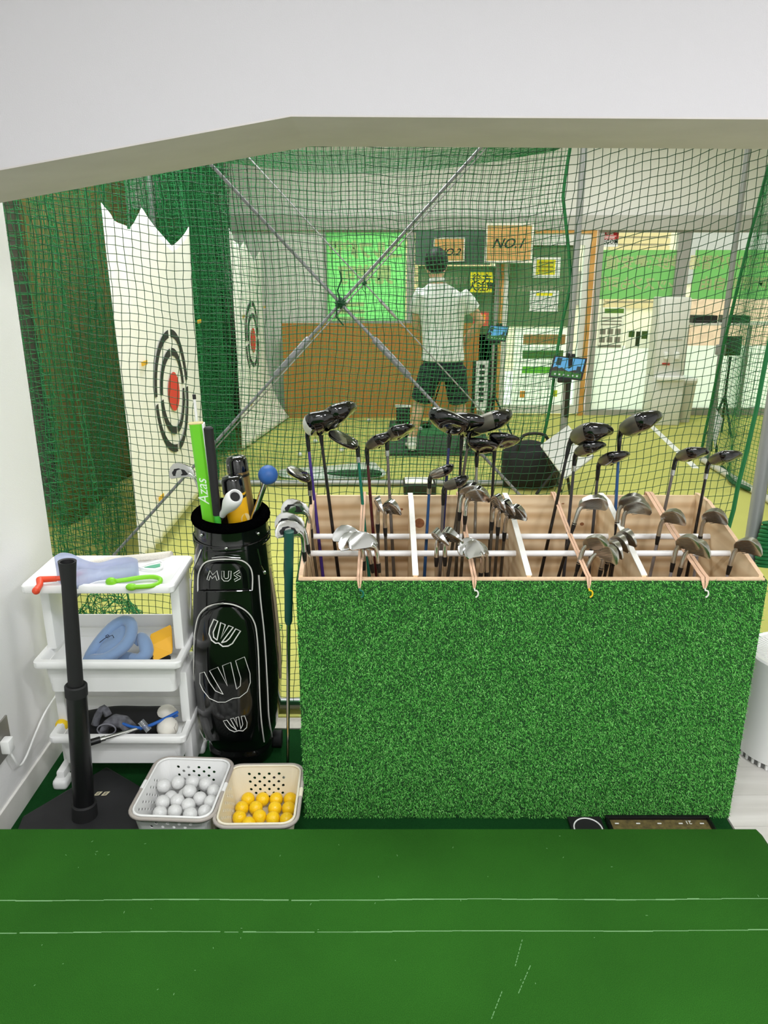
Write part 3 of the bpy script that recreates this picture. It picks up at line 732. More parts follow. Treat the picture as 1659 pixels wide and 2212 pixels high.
def groove_mesh(loft, hz, k):
    fr = blade_frame(loft, hz); mb = MB()
    for i in range(8):
        b = 0.020 - i*0.0048; a0, a1 = 0.016, 0.058 + 0.006*math.sin(i*0.4)
        q = [P_(fr, a0*k, b*k, -0.0016), P_(fr, a1*k, b*k, -0.0016), P_(fr, a1*k, (b+0.0012)*k, -0.0016), P_(fr, a0*k, (b+0.0012)*k, -0.0016)]
        mb.prism(q, fr[3]*0.0006)
    return mb.mesh('grooves', M_GROOVE, 0)

def wood_point(th, ph, sz, hgt, grow=1.0):
    """plan angle th (0 toe, 90 back, -90 face), ph from -90 (crown, below) to 90 (sole, above)"""
    ct, s_ = math.cos(th), math.sin(th)
    a = 0.060*ct
    if s_ >= 0: y = 0.066*s_*(1-0.12*abs(ct))
    else: y = -0.046*min(1.0, abs(s_)**0.4)*1.0; 
    if s_ < 0: a = 0.058*(ct if abs(ct) > 0 else 0)*(1+0.02*s_)
    cph, sph = math.cos(ph), math.sin(ph)
    q = cph**0.75 if cph > 0 else 0
    backfall = 1-0.42*max(0, (y/0.066))**1.5
    zz = (0.020 if sph > 0 else 0.034)*abs(sph)**0.9*(1 if sph > 0 else -1)*hgt*backfall
    zz += 0.006*max(0, y/0.066)
    return Vector((a*q*grow*sz, (y*q)*grow*sz, zz*grow*sz))
def wood_frame(sz, hgt):
    fr_o = Vector((0.0, 0, 0.024*sz*hgt + 0.012))
    lie = R(30); ta = Vector((math.cos(lie), 0, math.sin(lie))); sb = Vector((-math.sin(lie), 0, math.cos(lie)))
    ctr = fr_o + ta*0.046*sz + Vector((0, 0.034*sz, 0))
    return ctr, ta, Vector((0, 1, 0)), sb
def wf(fr, p): return fr[0] + fr[1]*p.x + fr[2]*p.y + fr[3]*p.z
def wood_mesh(sz, hgt, m, hm):
    fr = wood_frame(sz, hgt); mb = MB(); n = 36; rings = []
    for j in range(1, 16):
        ph = R(-90 + 180*j/16)
        rings.append([wf(fr, wood_point(2*PI*k/n, ph, sz, hgt)) for k in range(n)])
    mb.loft(rings, True)
    mb.tube([(0, 0, -0.004), (0, 0, 0.012), (0.004*sz, 0.006*sz, 0.03*sz*hgt+0.012), (0.016*sz, 0.014*sz, 0.042*sz*hgt+0.012)], [0.0068, 0.0075, 0.011*sz, 0.013*sz], 12)
    return mb.mesh('wood_head', m, 50)
def patch_mesh(sz, hgt, m, th0, th1, ph0, ph1, grow, name):
    fr = wood_frame(sz, hgt); mb = MB(); n, q = 14, 6
    mb.grid(lambda u, v: wf(fr, wood_point(R(th0+(th1-th0)*u), R(ph0+(ph1-ph0)*v), sz, hgt, grow)), n, q)
    return mb.mesh(name, m, 60)

def shaft_frame(hp, lp, yaw):
    up = (hp-lp).normalized(); t = Vector((math.cos(R(yaw)), math.sin(R(yaw)), 0)); t = (t - up*t.dot(up)).normalized(); y = up.cross(t)
    return Matrix((t, y, up)).transposed().to_4x4()
def club(kind, h, l, D, yaw, shaft, label, var=0, Dl=None, zbot=0.03, scale=1.0, group=None):
    hp = at(h[0], h[1], D); lp = at(l[0], l[1], D if Dl is None else Dl)
    up = (hp-lp).normalized(); s = (hp.z-zbot)/up.z; butt = hp - up*s
    root = thing('golf_club', label, 'golf club', (0, 0, 0), group or {'d': 'drivers and fairway woods in the rack', 'f': 'drivers and fairway woods in the rack', 'h': 'hybrid clubs in the rack', 'i': 'irons and wedges in the rack', 'w': 'irons and wedges in the rack'}[kind])
    root.matrix_world = Matrix.Translation(butt) @ shaft_frame(hp, lp, yaw)
    L = s
    sm = SH[shaft]
    o = MB().tube([(0, 0, 0.24), (0, 0, L-0.30), (0, 0, L)], [0.0066, 0.0056, 0.0046], 10).mesh('shaft', sm, 40); link(o, 'shaft', root)
    g = cached('grip', lambda: MB().tube([(0, 0, 0), (0, 0, 0.004), (0, 0, 0.26)], [0.010, 0.0135, 0.0105], 12).mesh('grip', M_RUBBER, 40)); link(g, 'grip', root)
    def head(me, name, parent=None):
        e = bpy.data.objects.new(name, me); COL.objects.link(e)
        e.parent = parent or root
        if parent is None: e.location = (0, 0, L)
        return e
    fl = 0.028 if kind in 'iw' else 0.035
    fe = cached('ferr%d' % int(kind in 'iw'), lambda: MB().tube([(0, 0, -fl), (0, 0, -fl*0.4), (0, 0, 0.001)], [0.0052, 0.0068, 0.0072], 12).mesh('ferrule', M_FERR, 40)); head(fe, 'ferrule')
    if kind in 'iw':
        loft = R(26 if kind == 'i' else 46); hz = 0.052; k = scale*(1.0 if kind == 'i' else 1.04); wide = 0.014 if kind == 'i' else 0.017
        m = M_CHROME if var in (0, 2) else M_SATIN
        hd = head(cached(('i', kind, var % 2, k), lambda: iron_mesh(loft, hz, k, m, wide)), 'iron_head')
        if kind == 'i': head(cached(('c', kind, k), lambda: cavity_mesh(loft, hz, k, wide)), 'cavity', hd)
        head(cached(('g', kind, k), lambda: groove_mesh(loft, hz, k)), 'grooves', hd)
        rg = cached('ring', lambda: MB().tube([(0, 0, -0.004), (0, 0, -0.002)], 0.0073, 12).mesh('ferrule_ring', M_CHROME, 40))
        if shaft == 'black': head(rg, 'ferrule_ring')
    else:
        sz, hg = {'d': (1.14, 0.98), 'f': (0.86, 0.78), 'h': (0.70, 0.92)}[kind]
        hd = head(cached(('w', kind), lambda: wood_mesh(sz, hg, M_GLOSSB, None)), 'club_head')
        fm = {0: M_FACE, 1: M_SOLES, 2: mat('white_crown', (235, 235, 232), 0.3), 3: M_FACE}[var]
        head(cached(('fp', kind, var), lambda: patch_mesh(sz, hg, fm, -142, -48, -58, 46, 1.012, 'face_plate')), 'face_plate', hd)
        sm_ = {0: M_SOLEG, 1: M_SOLES, 2: mat('dark_grey_sole', (54, 54, 52), 0.25, metal=0.4), 3: M_GLOSSB}[var]
        rng = {0: (8, 42), 1: (-10, 120), 2: (10, 170), 3: (40, 120)}[var]
        head(cached(('sp', kind, var), lambda: patch_mesh(sz, hg, sm_, rng[0], rng[1], 18, 84, 1.010, 'sole_plate')), 'sole_plate', hd)
        if var in (1, 0) and kind != 'd':
            rg = cached('band', lambda: MB().tube([(0, 0, -0.034), (0, 0, -0.016)], 0.0072, 12).mesh('ferrule_band', M_CHROME, 40)); head(rg, 'ferrule_band')
    return root

B, Mi, Fr = 2.375, 2.236, 2.055
# woods ----------------------------------------------------------------
club('d', (665, 952), (697, 1240), B, -78, 'purple', 'black driver with a white face and purple shaft, leftmost driver', 2)
club('d', (693, 940), (731, 1240), B, -55, 'black', 'black and bronze driver on a black shaft beside the purple shaft', 0)
club('f', (773, 976), (797, 1240), B, 165, 'teal', 'fairway wood with a silver sole on a teal green shaft', 1)
club('f', (793, 982), (813, 1240), B, -60, 'red', 'black fairway wood on a dark red shaft', 3)
club('f', (836, 962), (851, 1240), B, -70, 'grey', 'fairway wood with a red-brown sole on a grey steel shaft', 0)
club('d', (971, 944), (950, 1240), B, -140, 'navy', 'silver and black driver on a dark blue shaft', 1)
club('d', (997, 950), (985, 1240), B+0.03, -115, 'black', 'driver on a black shaft mostly hidden between two other drivers', 0)
club('d', (1013, 945), (968, 1240), B-0.03, -45, 'bronze', 'olive-grey driver on a bronze shaft, largest head of the middle cluster', 0)
club('f', (1030, 986), (1024, 1240), B, -120, 'silver', 'small black fairway wood on a silver shaft', 3)
club('f', (1068, 975), (1055, 1240), B, -110, 'black', 'black fairway wood with a pale edge on a black shaft', 3)
club('d', (1228, 968), (1168, 1240), B, -80, 'black', 'black driver with a grey face and silver stripe on a black shaft', 0)
club('f', (1241, 995), (1218, 1240), B, -80, 'charcoal', 'black fairway wood just under the silver striped driver', 0)
club('f', (1292, 1015), (1272, 1240), B, -80, 'charcoal', 'small black fairway wood between the striped driver and the blue shaft', 3)
club('d', (1338, 952), (1322, 1240), B, -72, 'blue', 'black and brown driver on a bright blue shaft', 0)
club('f', (1457, 1004), (1405, 1240), B, -85, 'grey', 'black fairway wood on a grey shaft with a black label', 0)
club('f', (1528, 1012), (1484, 1240), B, -85, 'black', 'rightmost black fairway wood on a black shaft', 0)
club('h', (669, 1048), (680, 1240), B-0.03, 175, 'black', 'small black and chrome hybrid at the left end of the rack', 1)
club('h', (928, 1044), (917, 1240), B-0.03, -40, 'blue', 'grey iron-wood hybrid on a blue shaft', 1)
club('h', (958, 1068), (950, 1240), Mi+0.04, -50, 'grey', 'black hybrid with white lettering on a grey shaft', 3)
# irons ----------------------------------------------------------------
club('i', (671, 1143), (684, 1240), Mi, 178, 'bronze', 'upper chrome cavity-back iron at the left end of the rack', 0)
club('i', (664, 1176), (676, 1240), Fr, 172, 'chrome', 'middle chrome cavity-back iron at the left end of the rack', 0)
club('i', (657, 1192), (661, 1240), Fr-0.03, -155, 'chrome', 'lowest chrome cavity-back iron at the left end of the rack', 0)
club('w', (785, 1212), (787, 1240), Fr, 165, 'chrome', 'leftmost wedge of the three with lettered backs', 0)
club('w', (802, 1218), (806, 1240), Fr, -172, 'chrome', 'middle wedge of the three, dark in its cavity', 0)
club('w', (817, 1217), (820, 1240), Fr-0.02, -160, 'chrome', 'right wedge of the three with a pale face', 0)
club('i', (816, 1132), (818, 1240), Mi, -85, 'bronze', 'left of two chrome irons seen edge-on beside the grey shaft', 0)
club('i', (832, 1140), (836, 1240), Mi, -60, 'bronze', 'right of two chrome irons seen edge-on beside the grey shaft', 0)
club('w', (943, 1204), (942, 1240), Fr, -85, 'chrome', 'left of two chrome wedges beside the first white divider', 0)
club('w', (961, 1203), (961, 1240), Fr, -70, 'chrome', 'right of two chrome wedges beside the first white divider', 0)
club('i', (993, 1106), (984, 1240), Mi, -40, 'bronze', 'grooved iron above the middle strap, upper of a pair', 0)
club('i', (1005, 1114), (996, 1240), Mi-0.02, -45, 'bronze', 'grooved iron above the middle strap, lower of a pair', 0)
club('i', (1063, 1127), (1056, 1240), Mi, -80, 'bronze', 'left of three chrome irons fanned before the second divider', 0)
club('i', (1076, 1138), (1069, 1240), Mi, -72, 'bronze', 'middle of three chrome irons fanned before the second divider', 0)
club('i', (1090, 1150), (1082, 1240), Mi, -58, 'bronze', 'right of three chrome irons fanned before the second divider', 0)
club('w', (1039, 1237), (1038, 1246), Fr-0.03, -165, 'chrome', 'lower wedge hanging over the second strap', 0)
club('w', (1051, 1236), (1051, 1246), Fr-0.02, -150, 'chrome', 'rounded wedge leaning on the lower wedge by the second strap', 0)
club('i', (1241, 1130), (1208, 1240), Mi-0.03, -12, 'black', 'single grooved grey iron in the middle of the third bay', 1)
club('i', (1333, 1128), (1318, 1240), Mi, -42, 'black', 'left of two grey irons against the third divider', 1)
club('i', (1344, 1140), (1330, 1240), Mi-0.02, -48, 'black', 'right of two grey irons against the third divider', 1)
club('i', (1251, 1215), (1244, 1240), Fr, -55, 'black', 'leftmost of five short grey irons by the yellow hook', 1)
club('i', (1266, 1230), (1261, 1240), Fr-0.02, -62, 'black', 'second of five short grey irons by the yellow hook', 1)
club('i', (1299, 1227), (1296, 1240), Fr, -80, 'black', 'third of five short grey irons by the yellow hook', 1)
club('i', (1312, 1214), (1307, 1240), Fr+0.03, -78, 'black', 'fourth of five short grey irons by the yellow hook', 1)
club('i', (1327, 1203), (1321, 1240), Fr+0.05, -75, 'black', 'rightmost of five short grey irons by the yellow hook', 1)
club('i', (1422, 1158), (1405, 1240), Mi, -62, 'icegrey', 'single grey iron left of the widest strap', 1)
club('i', (1454, 1216), (1449, 1240), Fr, -66, 'icegrey', 'left of two short irons under the widest strap', 1)
club('i', (1471, 1226), (1467, 1240), Fr-0.02, -70, 'icegrey', 'right of two short irons under the widest strap', 1)
club('i', (1513, 1158), (1500, 1240), Mi, -64, 'icegrey', 'grey iron against the right side panel of the rack', 1)
club('i', (1577, 1222), (1572, 1240), Fr, -66, 'icegrey', 'rightmost short iron at the front corner of the rack', 1)

# putter leaning against the left side of the rack ---------------------
pt, pb = Vector((-0.262, 1.99, 0.93)), Vector((-0.315, 2.115, 0.03))
t = thing('putter', 'putter with a green grip leaning on the left side of the rack', 'golf club', (pb.x, pb.y, 0))
d = (pt-pb).normalized()
MB().tube([pb, pb+d*0.62], [0.0046, 0.0062], 12).build('shaft', M_CHROME, t)
MB().tube([pb+d*0.60, pb+d*0.61, pb+d*0.905], [0.0085, 0.0115, 0.014], 14).build('grip', mat('green_grip', (14, 78, 66), 0.55), t)
MB().tube([pb+d*0.012, pb+d*0.018, pb+d*0.024], [0.008, 0.010, 0.008], 12).build('collar', M_CHROME, t)
MB().rbox(pb.x-0.055, pb.x+0.045, pb.y-0.015, pb.y+0.012, 0.004, 0.03, 0.005).build('putter_head', M_SATIN, t)

# =================================================================== GOLF BAG
BX, BY = -0.497, 2.30
BPROF = [(0.0, 0.100), (0.02, 0.108), (0.055, 0.110), (0.062, 0.104), (0.085, 0.112), (0.13, 0.128), (0.20, 0.139), (0.30, 0.143), (0.42, 0.141), (0.52, 0.136), (0.62, 0.129), (0.70, 0.122), (0.77, 0.117), (0.805, 0.114)]
def bag_r(z):
    for (a, ra), (b, rb) in zip(BPROF[:-1], BPROF[1:]):
        if a <= z <= b: return ra + (rb-ra)*(z-a)/(b-a)
    return BPROF[-1][1] if z > 0.4 else BPROF[0][1]
def bag_c(z): return BX + 0.012*(z/0.8)
EXP = 2.6
def bag_ring(z, k=1.0, n=48):
    r = bag_r(z)*k; out = []
    for i in range(n):
        a = 2*PI*i/n; c, s_ = math.cos(a), math.sin(a)
        out.append((bag_c(z) + r*math.copysign(abs(c)**(2/EXP), c), BY + 0.95*r*math.copysign(abs(s_)**(2/EXP), s_), z))
    return out
def bag_y(x, z, off=0.0):
    r = bag_r(z); q = min(0.995, abs((x-bag_c(z))/r)); return BY - 0.95*r*(1-q**EXP)**(1/EXP) - off
def bag_pt(px, py, off=0.004):
    """point on the front of the bag under a pixel"""
    y = BY - 0.13
    for _ in range(12):
        p = at(px, py, y); z = max(0.005, min(p.z, 0.86)); y = bag_y(p.x, z, off)
    return Vector((p.x, y, p.z))
bag = thing('golf_bag', 'black patent golf bag with white piping and MUS lettering', 'golf bag', (BX, BY, 0))
MB().loft([bag_ring(z) for z, _ in BPROF]).build('body', M_PATENT, bag, 60)
# collar and fleece-lined rim
CZ = 0.868
col = MB(); rings = []
for z, r in ((0.795, 0.116), (0.800, 0.1195), (0.812, 0.1195), (0.818, 0.116), (0.84, 0.1165), (CZ, 0.117), (CZ, 0.098), (0.62, 0.094)):
    rings.append([(bag_c(0.8)+r*math.cos(2*PI*i/48), BY+0.95*r*math.sin(2*PI*i/48), z + (0.012*math.sin(2*PI*i/48))) for i in range(48)])
col.loft(rings, False); cuff = col.build('collar', M_PATENT, bag, 50)
mb = MB(); ringp = [(bag_c(0.8)+0.108*math.cos(2*PI*i/40), BY+0.103*math.sin(2*PI*i/40), CZ+0.004+0.012*math.sin(2*PI*i/40)) for i in range(40)]
mb.tube(ringp, 0.0165, 12, closed=True); mb.build('fleece_rim', M_FUR, cuff, 60)
MB().lathe([(0.0941, 0.64), (0.001, 0.64)], (bag_c(0.8), BY, 0), 32, False).build('divider_floor', M_FUR, cuff)
for px, py in ((433, 1160), (553, 1162), (490, 1183)):
    p = at(px, py, BY-0.108); a = math.asin(max(-1, min(1, (p.x-bag_c(0.8))/0.117)))
    c = Vector((bag_c(0.8)+0.118*math.sin(a), BY-0.112*math.cos(a)-0.004, p.z))
    MB().sphere(c, 0.0055, 12, 8, (1, 0.6, 1)).build('rivet', M_CHROME, cuff)
# seams round the collar
for z in (0.80, 0.815):
    MB().tube([(bag_c(0.8)+0.1205*math.cos(2*PI*i/48), BY+0.1145*math.sin(2*PI*i/48), z+0.012*math.sin(2*PI*i/48)) for i in range(48)], 0.0022, 6, closed=True).build('welt', M_GLOSSB, cuff)
def zz3(pts): return [(380+x/5.53, 1250+y/5.53) for x, y in pts]
def zz2(pts): return [(380+x/5.53, 880+y/5.53) for x, y in pts]
def smooth(pts, n=4):
    out = []
    P = [Vector(p) for p in pts]
    for i in range(len(P)-1):
        p0, p1, p2, p3 = P[max(i-1, 0)], P[i], P[i+1], P[min(i+2, len(P)-1)]
        for k in range(n):
            t = k/n; out.append(0.5*((2*p1) + (p2-p0)*t + (2*p0-5*p1+4*p2-p3)*t*t + (3*p1-p0-3*p2+p3)*t**3))
    out.append(P[-1]); return out
# bulging pockets
def pocket(name, px_rows, off):
    """rows: (py, px_left, px_right)"""
    rings = []
    for py, a, b in px_rows:
        row = []
        for i in range(17):
            u = i/16; k = 1-abs(2*u-1)**6; row.append(bag_pt(a+(b-a)*u, py, 0.002+off*k))
        rings.append(row)
    mb = MB().loft(rings, False, False, False); return mb.build(name, M_PATENT, bag, 60)
pk = pocket('front_pocket', [(1312, 470, 508), (1320, 445, 530), (1340, 432, 545), (1370, 426, 552), (1420, 423, 557), (1480, 424, 560), (1540, 428, 561), (1580, 438, 560), (1600, 446, 556)], 0.014)
pk2 = pocket('top_pocket', [(1218, 455, 515), (1224, 445, 527), (1240, 440, 534), (1262, 438, 536), (1272, 438, 536)], 0.010)
def piping(pts, r=0.0022, par=None, off=0.010, m=None, sm=True):
    q = smooth(pts) if sm else [Vector(p) for p in pts]
    MB().tube([bag_pt(p[0], p[1], off) for p in q], r, 6).build('piping', m or M_PIPING, par or bag)
piping(zz3([(165, 0), (178, 300), (152, 800), (148, 1300), (175, 1600), (240, 1860)]), off=0.004)
piping(zz3([(345, 1930), (250, 1700), (213, 1250), (215, 800), (232, 600), (275, 440), (380, 335), (560, 298), (720, 322), (860, 405), (940, 530), (968, 680), (988, 950), (1003, 1400), (1022, 1700), (1055, 1950)]), par=pk, off=0.008)
piping(zz3([(990, -40), (1012, 250), (1060, 700), (1095, 1300), (1112, 1650), (1152, 1890)]), off=0.004)
piping(zz2([(262, 2200), (268, 2000), (330, 1870), (450, 1822), (640, 1815), (790, 1832), (880, 1900), (915, 2010), (912, 2180)]), par=pk2, off=0.006)
piping(zz3([(248, 150), (500, 152), (750, 148), (915, 140)]), par=pk2, off=0.006, m=M_GLOSSB)
piping(zz2([(300, 1700), (260, 1800), (200, 1960), (170, 2200)]), r=0.0018, off=0.004)
piping(zz2([(975, 1690), (995, 1780), (1015, 1880)]), off=0.003, m=M_CHROME)
M_LOGO = mat('white_embroidery', (236, 236, 230), 0.5)
def outline(pts, par, off, r):
    P = [bag_pt(x, y, off) for x, y in pts]
    MB().tube(P, r, 5, closed=True).build('embroidered_emblem', M_LOGO, par)
outline(zz3([(452, 485), (405, 590), (395, 660), (425, 735), (475, 772), (508, 768), (560, 810), (625, 805), (675, 775), (772, 625), (715, 600), (640, 715), (600, 750), (545, 765), (685, 580), (630, 562), (535, 715), (590, 550), (535, 525), (490, 735), (450, 700), (445, 640), (500, 508)]), pk, 0.0175, 0.0021)
outline(zz3([(285, 1130), (340, 1115), (400, 1240), (470, 1340), (565, 1382), (400, 1100), (500, 1058), (615, 1280), (555, 1040), (655, 1000), (725, 1320), (770, 1280), (775, 1190), (712, 980), (820, 935), (885, 1130), (890, 1240), (850, 1350), (760, 1420), (680, 1430), (590, 1475), (500, 1475), (400, 1430), (320, 1330), (285, 1250)]), pk, 0.0175, 0.0012)
outline(zz3([(565, 1700), (610, 1690), (660, 1760), (725, 1810), (650, 1675), (690, 1665), (740, 1770), (715, 1660), (750, 1650), (775, 1795), (800, 1740), (780, 1645), (820, 1638), (850, 1720), (845, 1780), (800, 1820), (750, 1815), (700, 1830), (640, 1805), (600, 1760)]), pk, 0.0175, 0.0013)
for L in ([(370, 2055), (405, 1950), (440, 2000), (490, 1950), (515, 2055), (490, 2068), (470, 2010), (435, 2045), (410, 2010), (395, 2065)],
          [(545, 1955), (575, 1955), (575, 2030), (590, 2045), (615, 2045), (628, 2030), (630, 1955), (660, 1955), (655, 2045), (625, 2075), (575, 2075), (548, 2045)],
          [(690, 1985), (755, 1945), (765, 1970), (720, 1995), (775, 2025), (770, 2045), (705, 2080), (695, 2055), (740, 2035), (695, 2005)]):
    P = [bag_pt(x, y, 0.0125) for x, y in zz2(L)]
    MB().tube(P, 0.0012, 5, closed=True).build('embroidered_letter', M_LOGO, pk2)
# zip pulls
for P in (zz2([(430, 1800), (500, 1790), (600, 1785), (680, 1795), (770, 1800)]), zz3([(290, 420), (380, 345), (470, 310), (570, 288)])):
    MB().tube([bag_pt(x, y, 0.012) for x, y in P], 0.0016, 5).build('zip_pull', M_CHROME, bag)
p = bag_pt(*zz2([(1060, 1972)])[0], 0.006); MB().sphere(p, 0.007, 14, 8, (1, 0.4, 1)).build('zip_charm', M_CHROME, bag)
MB().tube([bag_pt(*zz2([(1018, 1890)])[0], 0.006), p], 0.0014, 5).build('zip_link', M_CHROME, bag)
MB().tube([(BX+0.13, BY-0.02, 0.70), (BX+0.143, BY-0.03, 0.60), (BX+0.152, BY-0.03, 0.42), (BX+0.148, BY-0.02, 0.30)], [0.004, 0.005, 0.005, 0.004], 8).build('carry_strap', mat('beige_trim', (190, 172, 140), 0.7), bag)
for s in (-1, 1):
    MB().tube([(BX+s*0.085+0.01, BY+0.03, 0.03), (BX+s*0.125+0.01, BY+0.03, 0.03)], 0.03, 16).build('wheel', M_RUBBER, bag)

# things standing in the bag -----------------------------------------
def stick(p_top, p_bot): return (p_top-p_bot).normalized()
bz = 0.66
t = thing('swing_trainer', 'flat lime green and white training club standing in the golf bag', 'golf trainer', (-0.53, 2.27, bz), 'things in the golf bag')
p1, p0 = at(423, 915, 2.235), at(452, 1128, 2.255); d = stick(p1, p0); q0 = p0 - d*0.20; x = Vector((1, 0.12, 0)); x = (x-d*x.dot(d)).normalized(); y = d.cross(x)
def bar(a, b, hx, hy, x, y, r=0.003): 
    out = []
    for p in (a, b):
        out.append([p + x*sx*hx + y*sy*hy for sx, sy in ((-1, -0.6), (-0.6, -1), (0.6, -1), (1, -0.6), (1, 0.6), (0.6, 1), (-0.6, 1), (-1, 0.6))])
    return MB().loft(out)
bar(q0, p1, 0.0185, 0.013, x, y).build('green_body', mat('lime_green_paint', (112, 206, 44), 0.35), t, 30)
bar(q0+x*0.0215, p1+x*0.0215, 0.0045, 0.0125, x, y).build('white_edge', M_WHITEP, t, 30)
bar(p1, p1+d*0.003, 0.0215, 0.0125, x, y).build('end_cap', mat('pale_wood_end', (206, 190, 130), 0.6), t, 30)
n_ = -y if y.y > 0 else y
lm = Matrix((d, n_.cross(d), n_)).transposed().to_4x4()
text('Azas', 0.044, mat('white_print', (230, 245, 225), 0.5), Matrix.Translation(p0 + d*0.105 + n_*0.0135 - x*0.004) @ lm, t, 0.0003, shear=0.35)
t = thing('alignment_stick', 'thin white stick with a black tip behind the green trainer', 'stick', tuple(at(428, 905, 2.27)), 'things in the golf bag')
a_, b_ = at(419, 852, 2.27), at(446, 1110, 2.27); dd = stick(a_, b_)
MB().tube([b_-dd*0.2, a_-dd*0.012], 0.0042, 8).build('rod', mat('white_rod', (238, 238, 236), 0.4), t)
MB().tube([a_-dd*0.014, a_], 0.0052, 8).build('tip', M_BLACK, t)
t = thing('training_grip', 'black training grip with a green end standing in the golf bag', 'golf trainer', tuple(at(455, 1000, 2.225)), 'things in the golf bag')
a_, b_ = at(450, 922, 2.225), at(471, 1132, 2.235); dd = stick(a_, b_)
MB().tube([b_+dd*0.03, a_-dd*0.004, a_], [0.0125, 0.0145, 0.010], 14).build('grip', M_RUBBER, t)
MB().tube([b_-dd*0.16, b_+dd*0.032], 0.0105, 12).build('green_end', mat('green_plastic', (70, 186, 60), 0.4), t)
def capped(name, label, top, bot, D, r, capfrac, body, D2=None):
    a_, b_ = at(top[0], top[1], D), at(bot[0], bot[1], D2 or D); dd = stick(a_, b_); L = (a_-b_).length
    t = thing(name, label, 'golf trainer', tuple(b_), 'things in the golf bag')
    cz = L*capfrac
    MB().tube([b_-dd*0.18, a_-dd*cz], r, 22).build('tube', body, t)
    MB().tube([a_-dd*cz, a_-dd*0.014, a_-dd*0.004, a_], [r*1.04, r*1.0, r*0.85, r*0.5], 22).build('cap', M_GLOSSB, t, 60)
    MB().tube([a_-dd*(cz+0.016), a_-dd*(cz+0.008)], r*1.015, 22).build('band', M_BLACK, t)
    return t, a_, b_, dd
M_GOLD = mat('gold_metal', (170, 142, 96), 0.3, metal=0.8)
capped('weighted_trainer', 'gold tube with a tall black cap at the back of the golf bag', (509, 984), (529, 1110), 2.325, 0.033, 0.26, M_GOLD)
t, a_, b_, dd = capped('weighted_trainer', 'yellow tube with a black cap in the middle of the golf bag', (500, 1026), (517, 1128), 2.275, 0.034, 0.36, mat('warm_yellow_plastic', (246, 186, 22), 0.35))
c_ = b_ + dd*0.02; MB().tube([c_+Vector((0.024, -0.0185, 0)), c_+Vector((0.026, -0.0205, 0))], 0.016, 20).build('round_sticker', mat('pale_sticker', (248, 220, 150), 0.5), t)
t = thing('bulb_trainer', 'white bulb-headed training stick leaning at the front of the golf bag', 'golf trainer', tuple(at(487, 1110, 2.215)), 'things in the golf bag')
a_, b_ = at(510, 1070, 2.135), at(486, 1104, 2.215); dd = stick(a_, b_)
L = (a_-b_).length
MB().tube([b_-dd*0.03, b_, b_+dd*L*0.25, b_+dd*L*0.5, b_+dd*L*0.75, b_+dd*L*0.95, b_+dd*L*0.97, b_+dd*L*0.9], [0.011, 0.0115, 0.018, 0.0245, 0.0265, 0.0225, 0.0185, 0.015], 24, caps=True).build('bulb', M_WHITEP, t, 60)
MB().tube([b_+dd*L*0.905, b_+dd*L*0.92], 0.0145, 20).build('socket', M_BLACK, t)
MB().tube([b_-dd*0.20, b_-dd*0.02], 0.010, 12).build('shaft', M_RUBBER, t)
t = thing('ball_trainer', 'blue ball on a chrome rod standing at the right of the golf bag', 'golf trainer', tuple(at(550, 1110, 2.28)), 'things in the golf bag')
a_, b_ = at(579, 1026, 2.27), at(550, 1110, 2.275); dd = stick(a_, b_)
MB().tube([b_-dd*0.20, a_], 0.0085, 14).build('rod', M_CHROME, t)
MB().sphere(a_, 0.0305, 24, 16).build('ball', mat('blue_rubber_ball', (42, 92, 160), 0.5, noise=0.1, nscale=60), t, 60)
club('i', (433, 1060), (455, 1120), 2.32, 165, 'chrome', 'chrome iron with a red insert poking out left of the green trainer', 0, zbot=0.66, group='things in the golf bag')

# =================================================================== SHELF CART
CX0, CX1, CY0, CY1 = -1.078, -0.622, 2.08, 2.335
cart = thing('shelf_cart', 'white three-tier plastic shelf cart against the left wall', 'cart', ((CX0+CX1)/2, (CY0+CY1)/2, 0))
def tray(zt, w, d, cx, cy, depth, taper, rim_h, inner_drop, name):
    mb = MB(); rr = 0.018
    def ring(dw, z, r): return [(x, y, z) for x, y in poly_rr(w+dw, d+dw, max(0.004, r), 5, cx, cy)]
    rings = [ring(-taper-0.05, zt-depth, rr), ring(-0.055, zt-rim_h-0.004, rr), ring(-0.004, zt-rim_h, rr), ring(0, zt-rim_h+0.003, rr), ring(0, zt-0.004, rr), ring(-0.006, zt, rr),
             ring(-0.036, zt, rr*0.7), ring(-0.046, zt-0.006, rr*0.7), ring(-0.054-taper*0.7, zt-inner_drop, rr*0.6)]
    mb.loft(rings); return mb.build(name, M_WHITEP, cart, 40)
cxm, cym = (CX0+CX1)/2, (CY0+CY1)/2; cw, cdp = CX1-CX0, CY1-CY0
tray(0.722, cw, cdp, cxm, cym, 0.024, 0.0, 0.024, 0.010, 'top_tray')
tray(0.470, cw, cdp, cxm, cym, 0.120, 0.012, 0.024, 0.092, 'bin')
tray(0.205, cw-0.02, cdp, cxm+0.004, cym, 0.118, 0.012, 0.024, 0.092, 'bin')
for zt, w_, h in ((0.470, cw, 0.045), (0.205, cw-0.02, 0.04)):
    MB().rbox(cxm-w_/2+0.03, cxm+w_/2-0.03, CY1-0.012, CY1-0.006, zt-0.01, zt+h, 0.003).build('back_rail', M_WHITEP, cart)
